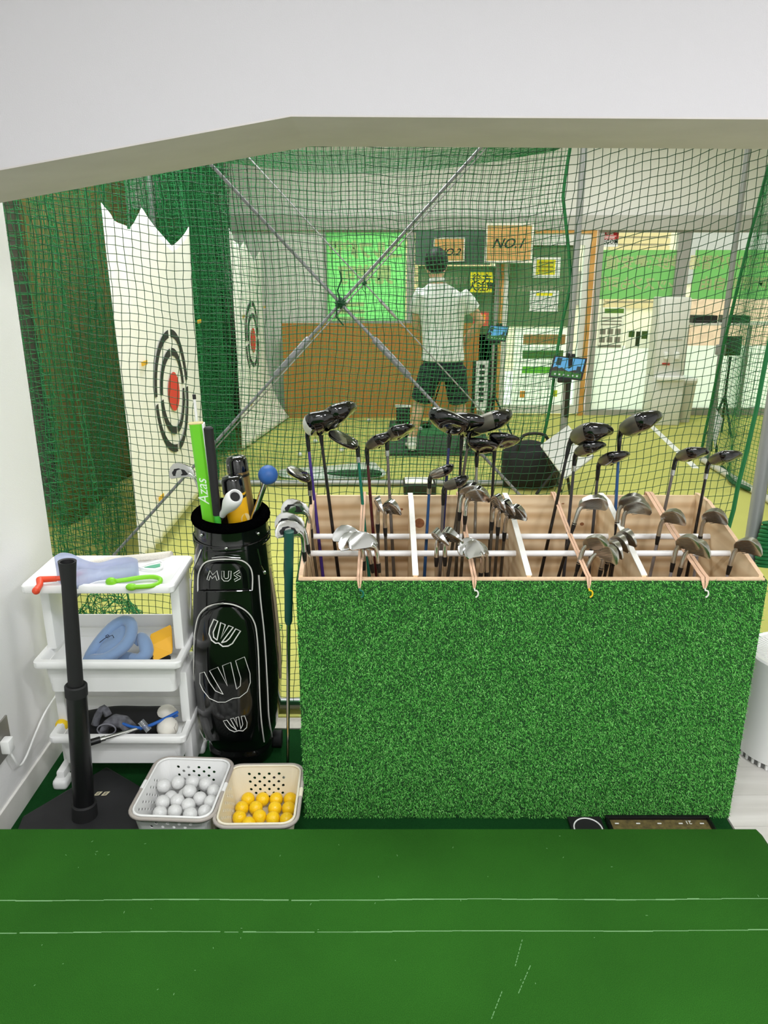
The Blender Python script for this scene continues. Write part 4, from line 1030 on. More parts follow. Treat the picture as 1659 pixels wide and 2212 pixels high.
for sx in (-1, 1):
    x = cxm + sx*(cw/2-0.026)
    for z0, z1 in ((0.470, 0.70), (0.205, 0.384)):
        MB().rbox(x-0.015, x+0.015, cym-0.035, CY1-0.02, z0-0.006, z1, 0.006).build('leg', M_WHITEP, cart)
    MB().rbox(x-0.015, x+0.015, cym-0.04, CY1-0.02, 0.028, 0.185, 0.006).build('leg', M_WHITEP, cart)
    for sy in (-1, 1):
        y = cym + sy*(cdp/2-0.032)
        MB().rbox(x-0.024, x+0.024, y-0.03, y+0.03, 0.0, 0.036, 0.012, 3).build('foot', M_WHITEP, cart)
    MB().rbox(x-0.014, x+0.014, CY0+0.02, CY1-0.02, 0.024, 0.06, 0.008).build('foot_rail', M_WHITEP, cart)

TZ = 0.7125
# on the top tray
t = thing('red_toy_handle', 'red plastic pistol-shaped handle at the left of the top tray', 'toy', tuple(atz(110, 1262, TZ)), 'things on the top tray')
M_RED = mat('red_plastic', (232, 76, 40), 0.45)
pts = [atz(78, 1276, TZ+0.012), atz(86, 1264, TZ+0.018), atz(86, 1252, TZ+0.024)]
MB().tube(pts, [0.011, 0.009, 0.011], 12).build('grip', M_RED, t, 60)
MB().sphere(pts[0], 0.0115, 14, 10).build('knob', M_RED, t, 60)
MB().tube([pts[2], atz(122, 1250, TZ+0.024)], [0.010, 0.0085], 10).build('barrel', M_RED, t, 50)
MB().tube([atz(152, 1247, TZ+0.02), atz(176, 1238, TZ+0.02)], [0.007, 0.006], 10).build('muzzle', M_RED, t, 50)
MB().tube([atz(120, 1250, TZ+0.024), atz(154, 1247, TZ+0.021)], 0.0075, 10).build('frame', M_RED, t, 50)
m_lav = mat('lavender_translucent_band', (194, 204, 236), 0.35, trans=0.35, alpha=0.7)
t = thing('exercise_band', 'translucent lavender rubber band standing looped on the top tray', 'band', tuple(atz(200, 1265, TZ)), 'things on the top tray')
mb = MB(); rows = []
loop = [(124, 1252, 58), (130, 1262, 50), (150, 1272, 48), (168, 1272, 46), (190, 1262, 38), (215, 1254, 26), (245, 1252, 32), (285, 1250, 40), (300, 1246, 36), (298, 1236, 34), (280, 1228, 30), (250, 1228, 26), (215, 1234, 22), (185, 1234, 30), (160, 1230, 40), (138, 1236, 50)]
for (x, y, h) in loop + loop[:1]:
    p = atz(x, y, TZ+0.002); rows.append([p, p+Vector((0, 0, h*0.0013))])
smo = [smooth([r[k] for r in rows], 3) for k in (0, 1)]
mb.loft([[a, b] for a, b in zip(*smo)], False, False, False); o = mb.build('loop', m_lav, t, 60); sm = o.modifiers.new('thick', 'SOLIDIFY'); sm.thickness = 0.0015
t = thing('massage_hook', 'lime green U-shaped massage hook with round ends on the top tray', 'massager', tuple(atz(290, 1258, TZ)), 'things on the top tray')
M_LIME = mat('lime_silicone', (126, 200, 26), 0.45)
P = [atz(244, 1256, TZ+0.014), atz(268, 1253, TZ+0.014), atz(300, 1248, TZ+0.012), atz(330, 1246, TZ+0.012), atz(346, 1251, TZ+0.010), atz(343, 1260, TZ+0.010), atz(325, 1266, TZ+0.010), atz(290, 1268, TZ+0.012)]
MB().tube(smooth(P), [0.007]*29, 12).build('hook_arm', M_LIME, t, 60)
MB().sphere(atz(240, 1257, TZ+0.014), 0.0165, 18, 12, (1, 0.8, 0.85)).build('round_end', M_LIME, t, 60)
MB().sphere(atz(284, 1268, TZ+0.011), 0.0150, 18, 12, (1.15, 0.8, 0.72)).build('round_end', M_LIME, t, 60)
t = thing('white_clip_fan', 'white oval tool with a green insert lying on the top tray', 'tool', tuple(atz(325, 1224, TZ)), 'things on the top tray')
P = [atz(x, y, TZ+0.007) for x, y in ((300, 1226), (320, 1218), (345, 1212), (352, 1215), (350, 1226), (335, 1230), (312, 1229))]
MB().tube(P, 0.004, 8, closed=True).build('rim', M_WHITEP, t, 60)
MB().prism([atz(x, y, TZ+0.004) for x, y in ((312, 1227), (326, 1223), (346, 1219), (346, 1225), (334, 1228))], (0, 0, 0.003)).build('insert', mat('teal_green_insert', (76, 160, 124), 0.5), t, 0)
t = MB()
P = [atz(x, y, TZ+0.012) for x, y in ((196, 1219), (230, 1212), (270, 1208), (310, 1204), (345, 1201), (370, 1199))]
rings = []
for i, p in enumerate(P):
    rings.append([p + Vector((0.004*math.cos(2*PI*k/14), (0.016+0.003*math.sin(i*2))*math.cos(2*PI*k/14)*0.8, (0.012+0.002*math.sin(k*3+i))*math.sin(2*PI*k/14))) for k in range(14)])
t.loft(rings)
o = t.build('rolled_towel', mat('white_towel', (226, 220, 208), 0.95, bump=0.4, bscale=250), None, 60, base=P[2]); tag(o, 'rolled white towel along the back of the top tray', 'towel', 'things on the top tray')

# in the middle bin
BZ = 0.390
t = thing('neck_pillow', 'pale blue plush neck pillow with an embroidered smile in the middle bin', 'pillow', (-0.86, 2.22, BZ))
M_PLUSH = mat('blue_plush', (124, 150, 186), 0.95, sheen=0.4, bump=0.15, bscale=60)
P = [at(190, 1425, 2.16), at(212, 1390, 2.19), at(242, 1356, 2.22), at(268, 1342, 2.23), at(284, 1350, 2.21), at(280, 1380, 2.17), at(258, 1405, 2.15), at(225, 1424, 2.14)]
mb = MB().tube(smooth(P+P[:1], 3)[:-1], 0.019, 12, closed=True); mb.build('bolster', M_PLUSH, t, 60)
c = sum(P, Vector())/len(P); mb = MB(); ring = [p + Vector((0, 0.004, 0)) for p in P]; mb.loft([ring, [p*0.5+c*0.5+Vector((0, -0.012, 0.004)) for p in P], [p*0.15+c*0.85+Vector((0, -0.016, 0.005)) for p in P]]); mb.build('pillow_face', M_PLUSH, t, 80)
def face_line(pts): MB().tube([at(x, y, c.y-0.026) for x, y in pts], 0.0012, 5).build('embroidered_line', mat('dark_thread', (30, 34, 50), 0.8), t)
face_line([(228, 1374), (233, 1371), (237, 1375), (233, 1378), (228, 1375)]); face_line([(238, 1374), (243, 1372), (246, 1378)]); face_line([(215, 1388), (225, 1380), (236, 1373)])
mb = MB(); P2 = [at(290, 1390, 2.19), at(305, 1378, 2.2), at(314, 1392, 2.17), at(316, 1412, 2.15), at(300, 1424, 2.14), at(284, 1420, 2.15)]
mb.tube(smooth(P2, 3), [0.014 + 0.008*math.sin(PI*i/15) for i in range(16)], 12); mb.build('pillow_arm', M_PLUSH, t, 60)
MB().sphere(at(262, 1424, 2.19), 0.032, 18, 10, (1.8, 1, 0.7)).build('pillow_underside', M_PLUSH, t, 60)
t = thing('yellow_wedge', 'yellow foam wedge block leaning at the right of the middle bin', 'block', tuple(at(350, 1405, 2.2)))
M_YW = mat('yellow_foam', (236, 176, 40), 0.6)
a_, b_, c_, d_ = at(331, 1432, 2.13), at(374, 1412, 2.17), at(372, 1372, 2.21), at(323, 1396, 2.17)
mb = MB(); mb.prism([a_, b_, c_, d_], (-0.012, 0.045, 0.02)); o = mb.build('foam_block', M_YW, t, 0); bv = o.modifiers.new('b', 'BEVEL'); bv.width = 0.005; bv.segments = 2
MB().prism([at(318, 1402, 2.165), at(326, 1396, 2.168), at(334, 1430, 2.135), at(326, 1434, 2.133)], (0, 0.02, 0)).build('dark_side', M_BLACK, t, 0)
def cloth(name, label, cat, rows, m, group=None, th=0.004):
    """rows of points forming a crumpled cloth"""
    mb = MB(); mb.loft([[Vector(p) for p in r] for r in rows], False, False, False)
    o = mb.build(name, m, None, 80, base=Vector(rows[0][0])); 
    s = o.modifiers.new('s', 'SUBSURF'); s.levels = 2; s.render_levels = 2
    w = o.modifiers.new('t', 'SOLIDIFY'); w.thickness = th
    return tag(o, label, cat, group)
M_BCLOTH = mat('black_cloth', (14, 14, 15), 0.9, noise=0.1, nscale=40)
cloth('black_pouch', 'black cloth pouch under the yellow wedge in the middle bin', 'pouch', [[at(320, 1436, 2.14), at(345, 1438, 2.14), at(366, 1432, 2.15)], [at(318, 1424, 2.17), at(345, 1420, 2.17), at(370, 1420, 2.18)], [at(320, 1416, 2.21), at(345, 1412, 2.21), at(368, 1414, 2.22)]], M_BCLOTH, th=0.01)

# in the bottom bin
cloth('black_bag', 'black cloth bag filling the back of the bottom bin', 'bag', [[at(190, 1590, 2.14), at(230, 1594, 2.14), at(290, 1592, 2.14), at(352, 1586, 2.15)], [at(186, 1560, 2.18), at(230, 1556, 2.19), at(300, 1556, 2.2), at(352, 1552, 2.2)], [at(188, 1532, 2.22), at(250, 1514, 2.24), at(300, 1520, 2.25), at(352, 1518, 2.25)], [at(188, 1536, 2.26), at(250, 1530, 2.28), at(300, 1530, 2.28), at(350, 1532, 2.28)]], M_BCLOTH, 'things in the bottom bin', 0.012)
M_CAMO = mat('grey_camouflage_cloth', (92, 92, 98), 0.9, noise=0.5, nscale=55)
t = thing('camouflage_pouch', 'grey camouflage pouch lying open in the bottom bin', 'pouch', tuple(at(245, 1575, 2.15)), 'things in the bottom bin')
P = [at(222, 1585, 2.135), at(230, 1566, 2.14), at(245, 1556, 2.15), at(268, 1560, 2.15), at(285, 1578, 2.135)]
mb = MB(); rings = [[p + Vector((0.02*math.cos(a)*0.5, 0.022*math.cos(a), 0.02*math.sin(a))) for a in (2*PI*k/14 for k in range(14))] for p in P]
mb.loft(rings); mb.build('pouch_body', M_CAMO, t, 80)
MB().tube([at(222+20*math.cos(2*PI*k/18)+8, 1576+12*math.sin(2*PI*k/18), 2.115) for k in range(18)], 0.0025, 6, closed=True).build('opening_hem', mat('grey_hem', (120, 120, 128), 0.8), t)
MB().tube(smooth([at(205, 1566, 2.15), at(212, 1545, 2.16), at(224, 1530, 2.165), at(234, 1545, 2.16)], 3), 0.012, 10).build('flap', M_CAMO, t, 60)
t = thing('practice_rod', 'short chrome practice rod with a black grip across the bottom bin', 'golf trainer', tuple(at(250, 1590, 2.1)), 'things in the bottom bin')
a_, b_ = at(195, 1604, 2.042), at(302, 1572, 2.12); dd = (b_-a_).normalized()
MB().tube([a_, a_+dd*0.03], 0.0105, 14).build('grip', M_BLACK, t); MB().tube([a_+dd*0.028, a_+dd*0.045], 0.008, 12).build('ferrule', M_CHROME, t)
MB().tube([a_+dd*0.04, b_], 0.0055, 12).build('rod', M_CHROME, t)
t = thing('blue_tube', 'bent blue rubber tube with a clear clip in the bottom bin', 'tube', tuple(at(320, 1568, 2.12)), 'things in the bottom bin')
MB().tube(smooth([at(258, 1560, 2.14), at(285, 1570, 2.12), at(310, 1571, 2.115), at(340, 1560, 2.12), at(384, 1538, 2.17)]), 0.0048, 10).build('tube', mat('blue_rubber', (30, 92, 176), 0.45), t)
MB().tube(smooth([at(302, 1575, 2.12), at(330, 1566, 2.13), at(384, 1545, 2.18)]), 0.0042, 10).build('tube', mat('blue_rubber', (30, 92, 176), 0.45), t)
MB().tube([at(304, 1558, 2.12), at(322, 1578, 2.11)], 0.011, 12).build('clip', mat('clear_plastic', (200, 205, 210), 0.1, trans=0.8), t)
def baseball(c, r, label):
    t = thing('baseball', label, 'ball', tuple(c), 'things in the bottom bin')
    MB().sphere(c, r, 24, 16).build('ball', mat('worn_white_leather', (222, 218, 208), 0.6, noise=0.05, nscale=30), t, 60)
    pts = []
    for i in range(40):
        a = 2*PI*i/40; v = Vector((math.cos(a)+0.35*math.cos(3*a), math.sin(a)-0.35*math.sin(3*a), 1.2*math.cos(2*a)*0.9)).normalized(); v = Matrix.Rotation(R(60), 3, 'X') @ v; pts.append(Vector(c)+v*r*1.0)
    MB().tube(pts, 0.0009, 4, closed=True).build('stitching', mat('grey_stitch', (150, 140, 130), 0.8), t)
baseball(at(362, 1571, 2.135), 0.034, 'front white baseball at the right of the bottom bin')
baseball(at(360, 1545, 2.235), 0.036, 'rear white baseball behind the blue tube in the bottom bin')
o = MB().sphere(at(134, 1566, 2.17), 0.021, 20, 14).build('soft_ball', mat('yellow_foam_ball', (244, 206, 26), 0.6), None, 60); tag(o, 'small yellow ball at the left end of the bottom bin', 'ball', 'things in the bottom bin')

# =================================================================== BATTING TEE
t = thing('batting_tee', 'black telescopic batting tee on a rubber home plate', 'batting tee', (-0.905, 1.93, 0))
tip = Vector((-0.93, 2.18, 0)); u1 = Vector((-0.577, -0.817, 0)); u2 = Vector((0.817, -0.577, 0)); bk = (u1+u2).normalized()
pl = [tip, tip+u1*0.30, tip+u1*0.30+bk*0.20, tip+u2*0.30+bk*0.20, tip+u2*0.30]
o = MB().prism([p+Vector((0, 0, 0.002)) for p in pl], (0, 0, 0.024)).build('home_plate', mat('scuffed_black_rubber', (34, 34, 36), 0.6, noise=0.25, nscale=9), t, 0); bv = o.modifiers.new('b', 'BEVEL'); bv.width = 0.008; bv.segments = 2
pb_ = Vector((-0.912, 1.935, 0.026)); pt_ = at(145, 1212, 1.945); dd = (pt_-pb_).normalized(); L = (pt_-pb_).length
MB().tube([pb_, pb_+dd*0.045, pb_+dd*0.05], [0.038, 0.036, 0.032], 26).build('socket', M_RUBBER, t)
zmid = at(160, 1478, 1.94).z; lm_ = (zmid-pb_.z)/dd.z
MB().tube([pb_, pb_+dd*(lm_-0.004), pb_+dd*lm_], [0.031, 0.0285, 0.027], 26).build('lower_tube', mat('satin_black_tube', (20, 20, 21), 0.3), t)
MB().tube([pb_+dd*(lm_-0.035), pb_+dd*(lm_-0.004), pb_+dd*lm_], [0.0315, 0.0315, 0.028], 26).build('collar', M_RUBBER, t)
MB().tube([pb_+dd*(lm_-0.02), pb_+dd*(L-0.07), pb_+dd*(L-0.02), pb_+dd*L, pb_+dd*(L-0.002), pb_+dd*(L-0.05)], [0.0215, 0.0195, 0.0225, 0.0245, 0.0185, 0.014], 26).build('upper_tube', M_RUBBER, t, 50)
for k in range(2):
    a = atz(196+16*k+6, 1719, 0.0275); e1 = Vector((0.016, 0.002, 0)); e2 = Vector((0.006, 0.018, 0))
    mb = MB(); mb.prism([a, a+e1, a+e1+e2, a+e2], (0, 0, 0.0008)); q = mb.build('printed_digit', mat('cream_print', (216, 208, 176), 0.7), t, 0)
    for s in (0.25, 0.6): 
        b = a+e2*s+e1*0.25+Vector((0, 0, 0.0008)); MB().prism([b, b+e1*0.5, b+e1*0.5+e2*0.15, b+e2*0.15], (0, 0, 0.0003)).build('digit_gap', M_RUBBER, q, 0)

# =================================================================== BASKETS AND BALLS
def basket(name, label, cx, cy, w, d, h, rot, m, rimm):
    t = thing(name, label, 'basket', (cx, cy, 0), 'ball baskets'); Mx = Matrix.Translation((cx, cy, 0)) @ Matrix.Rotation(rot, 4, 'Z')
    tp = 0.84; r = 0.035
    def corner(k, z):  # half sizes at height z
        f = tp + (1-tp)*z/h; return w/2*f, d/2*f
    mb = MB(); mb.weld = True
    sides = []
    for si in range(4):
        def pt(u, z, si=si):
            hx, hy = corner(0, z); rr = r*0.8
            if si == 0: return Vector((-hx+rr + (2*hx-2*rr)*u, -hy, z))
            if si == 1: return Vector((hx, -hy+rr + (2*hy-2*rr)*u, z))
            if si == 2: return Vector((hx-rr - (2*hx-2*rr)*u, hy, z))
            return Vector((-hx, hy-rr - (2*hy-2*rr)*u, z))
        nu = 10 if si in (0, 2) else 12; z0, z1, nv = 0.026, h-0.020, 7
        mb.grid(lambda u, v: pt(u, 0.004+(z0-0.004)*v), nu*2, 1); mb.grid(lambda u, v: pt(u, z1+(h-z1)*v), nu*2, 1)
        for j in range(nv):
            for i in range(nu):
                ua, ub = i/nu, (i+1)/nu; va, vb = z0+(z1-z0)*j/nv, z0+(z1-z0)*(j+1)/nv
                if (i+j) % 2 == 0 and 0 < i < nu-1:
                    um, vm = (ua+ub)/2, (va+vb)/2
                    outer = [(ua, va), (um, va), (ub, va), (ub, vm), (ub, vb), (um, vb), (ua, vb), (ua, vm)]
                    kx = 0.0046/(w*0.92-1.6*r); ky = 0.0046
                    inner = [(um+kx*math.cos(R(225+45*q)), vm+ky*math.sin(R(225+45*q))) for q in range(8)]
                    V = [pt(*q) for q in outer] + [pt(*q) for q in inner]
                    mb.add(V, [(q, (q+1) % 8, 8+(q+1) % 8, 8+q) for q in range(8)])
                else:
                    um, vm = (ua+ub)/2, (va+vb)/2
                    mb.add([pt(*q) for q in ((ua, va), (um, va), (ub, va), (ub, vm), (ub, vb), (um, vb), (ua, vb), (ua, vm))], [tuple(range(8))])
    for sx, sy, a0 in ((1, -1, -90), (1, 1, 0), (-1, 1, 90), (-1, -1, 180)):
        def cp(u, v, sx=sx, sy=sy, a0=a0):
            z = 0.004+(h-0.004)*v; hx, hy = corner(0, z); rr = r*0.8; a = R(a0+90*u)
            return Vector((sx*(hx-rr)+rr*math.cos(a), sy*(hy-rr)+rr*math.sin(a), z))
        mb.grid(cp, 6, 2)
    hx, hy = corner(0, 0.004); mb.add([(x, y, 0.004) for x, y in poly_rr(2*hx, 2*hy, r*0.8, 6)], [tuple(range(28))])
    mb.xf(Mx); o = mb.build('perforated_body', m, t, 0); s = o.modifiers.new('t', 'SOLIDIFY'); s.thickness = 0.0022; s.offset = 0
    P = [Mx @ Vector((x, y, h)) for x, y in poly_rr(w, d, r, 6)]
    MB().tube(P, 0.0035, 8, closed=True).build('lip', m, t, 60)
    P = [Mx @ Vector((x, y, h-0.004)) for x, y in poly_rr(w+0.018, d+0.018, r+0.009, 6)]
    lm_m, rm_m = (P[20]+P[21])*0.5, (P[6]+P[7])*0.5
    q1 = P[6].lerp(P[7], 0.42); q2 = P[20].lerp(P[21], 0.58); r1 = P[6].lerp(P[7], 0.62); r2 = P[20].lerp(P[21], 0.38)
    MB().tube([q2] + P[21:] + P[:7] + [q1], 0.0058, 8).build('carry_handle', rimm, t, 60); MB().tube([r1] + P[7:21] + [r2], 0.0058, 8).build('carry_handle', rimm, t, 60)
    for a_, b_ in ((q1, r1), (q2, r2)): MB().tube([a_, b_], 0.0065, 8).build('pivot', m, t, 60)
    return t
M_TAUPE = mat('taupe_plastic', (176, 168, 160), 0.4)
basket('ball_basket', 'white perforated basket of white golf balls in front of the cart', -0.600, 1.925, 0.228, 0.265, 0.14, R(-3), M_WHITEP, M_TAUPE)
basket('ball_basket', 'cream perforated basket of yellow golf balls beside the rack', -0.365, 1.900, 0.218, 0.262, 0.135, R(1), M_WHITEP2, M_TAUPE)
BR = 0.0213
def golf_mat(name, col):
    m = mat(name, col, 0.35); nt = m.node_tree; b = nt.nodes['Principled BSDF']
    tc = nt.nodes.new('ShaderNodeTexCoord'); v = nt.nodes.new('ShaderNodeTexVoronoi'); v.inputs['Scale'].default_value = 260
    nt.links.new(tc.outputs['Object'], v.inputs['Vector']); bp = nt.nodes.new('ShaderNodeBump'); bp.inputs['Strength'].default_value = 0.5; bp.inputs['Distance'].default_value = 0.001
    nt.links.new(v.outputs['Distance'], bp.inputs['Height']); nt.links.new(bp.outputs[0], b.inputs['Normal']); return m
def relax(P, lo, hi, fixed_z=None, it=200):
    P = np.array(P, float)
    for _ in range(it):
        for i in range(len(P)):
            for j in range(i):
                d = P[i]-P[j]; L = np.linalg.norm(d)
                if L < 2*BR: 
                    q = d/max(L, 1e-6)*(2*BR-L)*0.5; P[i] += q; P[j] -= q
        P[:, :2] = np.clip(P[:, :2], lo, hi); P[:, 2] = np.clip(P[:, 2], BR+0.007, 0.135)
    return P
white = [(354, 1703), (384, 1693), (415, 1691), (444, 1694), (374, 1717), (395, 1716), (416, 1716), (436, 1725), (462, 1709), (352, 1733), (385, 1731), (405, 1741), (460, 1732), (348, 1756), (378, 1752), (420, 1755), (436, 1752)]
Pw = [tuple(atz(x, y, 0.088 if i not in (4, 5) else 0.070)) for i, (x, y) in enumerate(white)]
for i in range(4):
    for j in range(4): Pw.append((-0.664+0.043*i, 1.865+0.043*j, 0.03))
Pw = relax(Pw, (-0.680, 1.845), (-0.520, 2.010))
yellow = [(536, 1727), (566, 1728), (595, 1727), (632, 1727), (523, 1746), (555, 1747), (602, 1742), (631, 1745), (520, 1766), (546, 1772), (571, 1763), (600, 1763), (628, 1765)]
Py_ = relax([tuple(atz(x, y, 0.034)) for x, y in yellow], (-0.437, 1.82), (-0.293, 2.0))
gm, ym = golf_mat('white_golf_ball', (226, 226, 224)), golf_mat('yellow_golf_ball', (250, 206, 22))
meb = MB().sphere((0, 0, 0), BR, 20, 14).mesh('golf_ball', gm, 60); mey = MB().sphere((0, 0, 0), BR, 20, 14).mesh('golf_ball', ym, 60)
for P, me, lab, g in ((Pw, meb, 'scuffed white golf ball in the white basket', 'white golf balls in the basket'), (Py_, mey, 'yellow golf ball in the cream basket', 'yellow golf balls in the basket')):
    for i, p in enumerate(P):
        if me is mey: lab = '%s yellow golf ball from the left in the %s row of the cream basket' % (('first', 'second', 'third', 'fourth', 'fifth')[(i % 4) if i < 8 else i-8], ('back', 'middle', 'front')[min(i//4, 2)])
        o = bpy.data.objects.new('golf_ball', me); COL.objects.link(o); o.location = p; o.rotation_euler = (random.random()*6, random.random()*6, 0); tag(o, lab, 'golf ball', g)

# =================================================================== SMALL THINGS ROUND THE RACK
t = thing('putting_board', 'long black framed putting board lying in front of the rack', 'board', tuple(atz(1420, 1783, 0)))
x0, x1, y0, y1 = atz(1308, 1780, 0).x, atz(1533, 1780, 0).x, 1.80, 1.945
MB().box(x0+0.008, x1-0.008, y0+0.008, y1-0.008, 0.002, 0.012).build('board', mat('patterned_felt', (96, 84, 46), 0.9, noise=0.45, nscale=70), t, 0)
for a in ((x0, x1, y1-0.012, y1), (x0, x1, y0, y0+0.012), (x0, x0+0.010, y0+0.012, y1-0.012), (x1-0.010, x1, y0+0.012, y1-0.012)):
    MB().rbox(a[0], a[1], a[2], a[3], 0.002, 0.022, 0.003).build('frame_bar', M_BLACK, t)
for i in range(5):
    x = x0+0.03+(x1-x0-0.06)*i/4; MB().box(x-0.006, x+0.006, y1-0.03, y1-0.026, 0.012, 0.013).build('distance_mark', M_WHITEP, t, 0)
text('21', 0.02, M_WHITEP, Matrix.Translation((x1-0.07, y1-0.024, 0.0135)) @ Matrix.Rotation(PI, 4, 'Z'), t, 0.0004)
t = thing('putting_pad', 'black square pad with a white curved line beside the putting board', 'pad', tuple(atz(1262, 1783, 0)))
x0, x1 = atz(1228, 1780, 0).x, atz(1300, 1780, 0).x
MB().rbox(x0, x1, 1.80, 1.95, 0.002, 0.012, 0.003).build('pad', M_RUBBER, t)
cxp = (x0+x1)/2; MB().tube([(cxp+0.042*math.cos(R(a)), 1.895+0.045*math.sin(R(a)), 0.0125) for a in range(-10, 191, 10)], 0.0022, 6).build('white_line', M_WHITEP, t)

t = thing('air_purifier', 'white cylindrical air purifier with a slotted top right of the rack', 'air purifier', (1.405, 2.43-0.02, 0))
cx, cy, r, h = 1.400, 2.30, 0.165, 0.385
t.location = (cx, cy, 0)
MB().lathe([(r*0.93, 0.0), (r*0.93, 0.02), (r, 0.026), (r, h-0.006), (r-0.006, h), (r-0.022, h), (r-0.024, h-0.012), (0.02, h-0.014)], (cx, cy, 0), 56).build('body', M_WHITEP, t, 40)
for i in range(56):
    a = 2*PI*i/56; b = a + 0.30
    pts = [(cx+rr*math.cos(a+q), cy+rr*math.sin(a+q), h-0.004) for rr, q in ((0.135, 0), (0.10, 0.10), (0.065, 0.24))]
    mb = MB()
    rings = [[(p[0]-0.0022, p[1]-0.0022, h-0.013), (p[0]+0.0022, p[1]+0.0022, h-0.013), (p[0]+0.0022, p[1]+0.0022, h-0.003), (p[0]-0.0022, p[1]-0.0022, h-0.003)] for p in pts]
    mb.loft(rings); mb.build('fan_slat', M_WHITEP, t, 0)
MB().lathe([(0.064, h-0.013), (0.064, h-0.002), (0.001, h-0.001)], (cx, cy, 0), 32).build('hub', M_WHITEP, t)
MB().lathe([(r*0.935, 0.001), (r*0.935, 0.0195)], (cx, cy, 0), 56, False).build('vent_band', mat('grey_vent', (110, 110, 108), 0.6), t)
for i in range(40):
    a = 2*PI*i/40; x, y = cx+r*0.937*math.cos(a), cy+r*0.937*math.sin(a)
    if y < cy+0.05: MB().box(x-0.004, x+0.004, y-0.004, y+0.004, 0.002, 0.02).build('vent_rib', M_WHITEP, t, 0)

# wall socket, plug and lead
t = thing('wall_socket', 'grey metal wall socket plate low on the left wall', 'socket', (XW, 1.86, 0.3))
p0 = atx(2, 1600, XW)
MB().rbox(XW, XW+0.006, p0.y-0.06, p0.y+0.045, p0.z-0.06, p0.z+0.06, 0.002).build('plate', mat('brushed_plate', (150, 148, 142), 0.4, metal=0.7), t)
t.location = (XW, p0.y, p0.z)
for c in t.children: 
    c.data.transform(Matrix.Translation(Vector((XW, 1.86, 0.3)) - Vector((XW, p0.y, p0.z))))
t = thing('power_plug', 'white plug and lead running from the wall socket behind the cart', 'plug', tuple(p0))
MB().rbox(XW+0.006, XW+0.034, p0.y-0.022, p0.y+0.012, p0.z-0.034, p0.z+0.01, 0.005).build('plug_body', M_WHITEP, t)
MB().tube(smooth([p0+Vector((0.022, -0.004, -0.03)), p0+Vector((0.03, 0.0, -0.065)), p0+Vector((0.026, 0.03, -0.11)), p0+Vector((0.02, 0.09, -0.115)), p0+Vector((0.016, 0.17, -0.09)), p0+Vector((0.02, 0.24, -0.06)), p0+Vector((0.02, 0.34, -0.05))]), 0.0033, 8).build('lead', M_WHITEP, t)

# =================================================================== FAR END OF THE BAYS
def fx(px, py, D=FW): return at(px, py, D)
def sheet(name, label, cat, x0, y0, x1, y1, D, m, group=None, th=0.004, frame=None):
    """flat sheet on the far wall: pixel rectangle -> real rectangle at depth D"""
    ym = (y0+y1)/2; a = at(x0, ym, D).x; b = at(x1, ym, D).x; xm = (x0+x1)/2; zt = at(xm, y0, D).z; zb = at(xm, y1, D).z
    t = thing(name, label, cat, ((a+b)/2, D, zb), group)
    MB().box(a, b, D-th, D, zb, zt).build('sheet', m, t, 0)
    t['_r'] = (a, b, zb, zt, D-th)
    return t
def strip(t, u0, v0, u1, v1, m, name='printed_block', e=0.0015):
    a, b, zb, zt, y = t['_r']
    MB().box(a+(b-a)*u0, a+(b-a)*u1, y-e, y-0.0002, zt-(zt-zb)*v1, zt-(zt-zb)*v0).build(name, m, t, 0)
def words(t, body, u, v, size, m, mirror=False, shear=0.0, bold=0.0, sx=1.0, e=0.0012):
    a, b, zb, zt, y = t['_r']
    return text(body, size, m, facing((a+(b-a)*u, y-e, zt-(zt-zb)*v)), t, 0.0004, shear=shear, mirror=mirror, bold=bold, sx=sx)
F_GREEN = film('green_window_film', (168, 210, 156), 0.25); F_CREAM = film('cream_film', (238, 232, 204)); F_WHITE = film('glow_film', (244, 246, 242), 0.2); F_OLIVE = film('olive_film', (126, 150, 112), 0.6)
F_BRIGHTG = film('bright_green_film', (182, 238, 180), 0.25); F_PAPER = film('thin_paper', (240, 238, 230), 0.4)
M_PAPER = mat('white_paper', (236, 236, 232), 0.8); M_INK = mat('black_print', (38, 42, 38), 0.8)
M_YEL = mat('yellow_paper', (232, 220, 30), 0.7); M_CORK = mat('kraft_board', (212, 160, 98), 0.8, noise=0.05, nscale=40)
GD = FW + 0.013       # inside face of the panes
# window signs (mirrored: they face the street)
t = sheet('window_sign', 'green window sign with mirrored text right of the door', 'sign', 1292, 540, 1466, 646, GD, F_GREEN, 'green window signs', 0.002)
words(t, '地域最安値', 0.52, 0.27, 0.155, F_CREAM, True, bold=0.004); words(t, 'レッスンも可能', 0.5, 0.70, 0.150, F_CREAM, True, bold=0.004, sx=0.88)
t = sheet('window_sign', 'green window sign with mirrored text at the right edge', 'sign', 1497, 540, 1700, 646, GD, F_GREEN, 'green window signs', 0.002)
words(t, '室内ゴルフ練習場', 0.44, 0.27, 0.155, F_CREAM, True, bold=0.004, sx=0.82); words(t, '時間も自由', 0.44, 0.70, 0.150, F_CREAM, True, bold=0.004)
t = sheet('window_sign', 'bright green window sign above the orange board', 'sign', 704, 497, 876, 700, GD, F_BRIGHTG, 'green window signs', 0.002)
words(t, 'ゴルフ練習', 0.5, 0.22, 0.19, F_CREAM, True, bold=0.010, sx=0.85); words(t, '見学可', 0.5, 0.48, 0.20, F_CREAM, True, bold=0.010)
for v in (0.76, 0.84, 0.92): strip(t, 0.12, v, 0.48, v+0.045, F_CREAM)
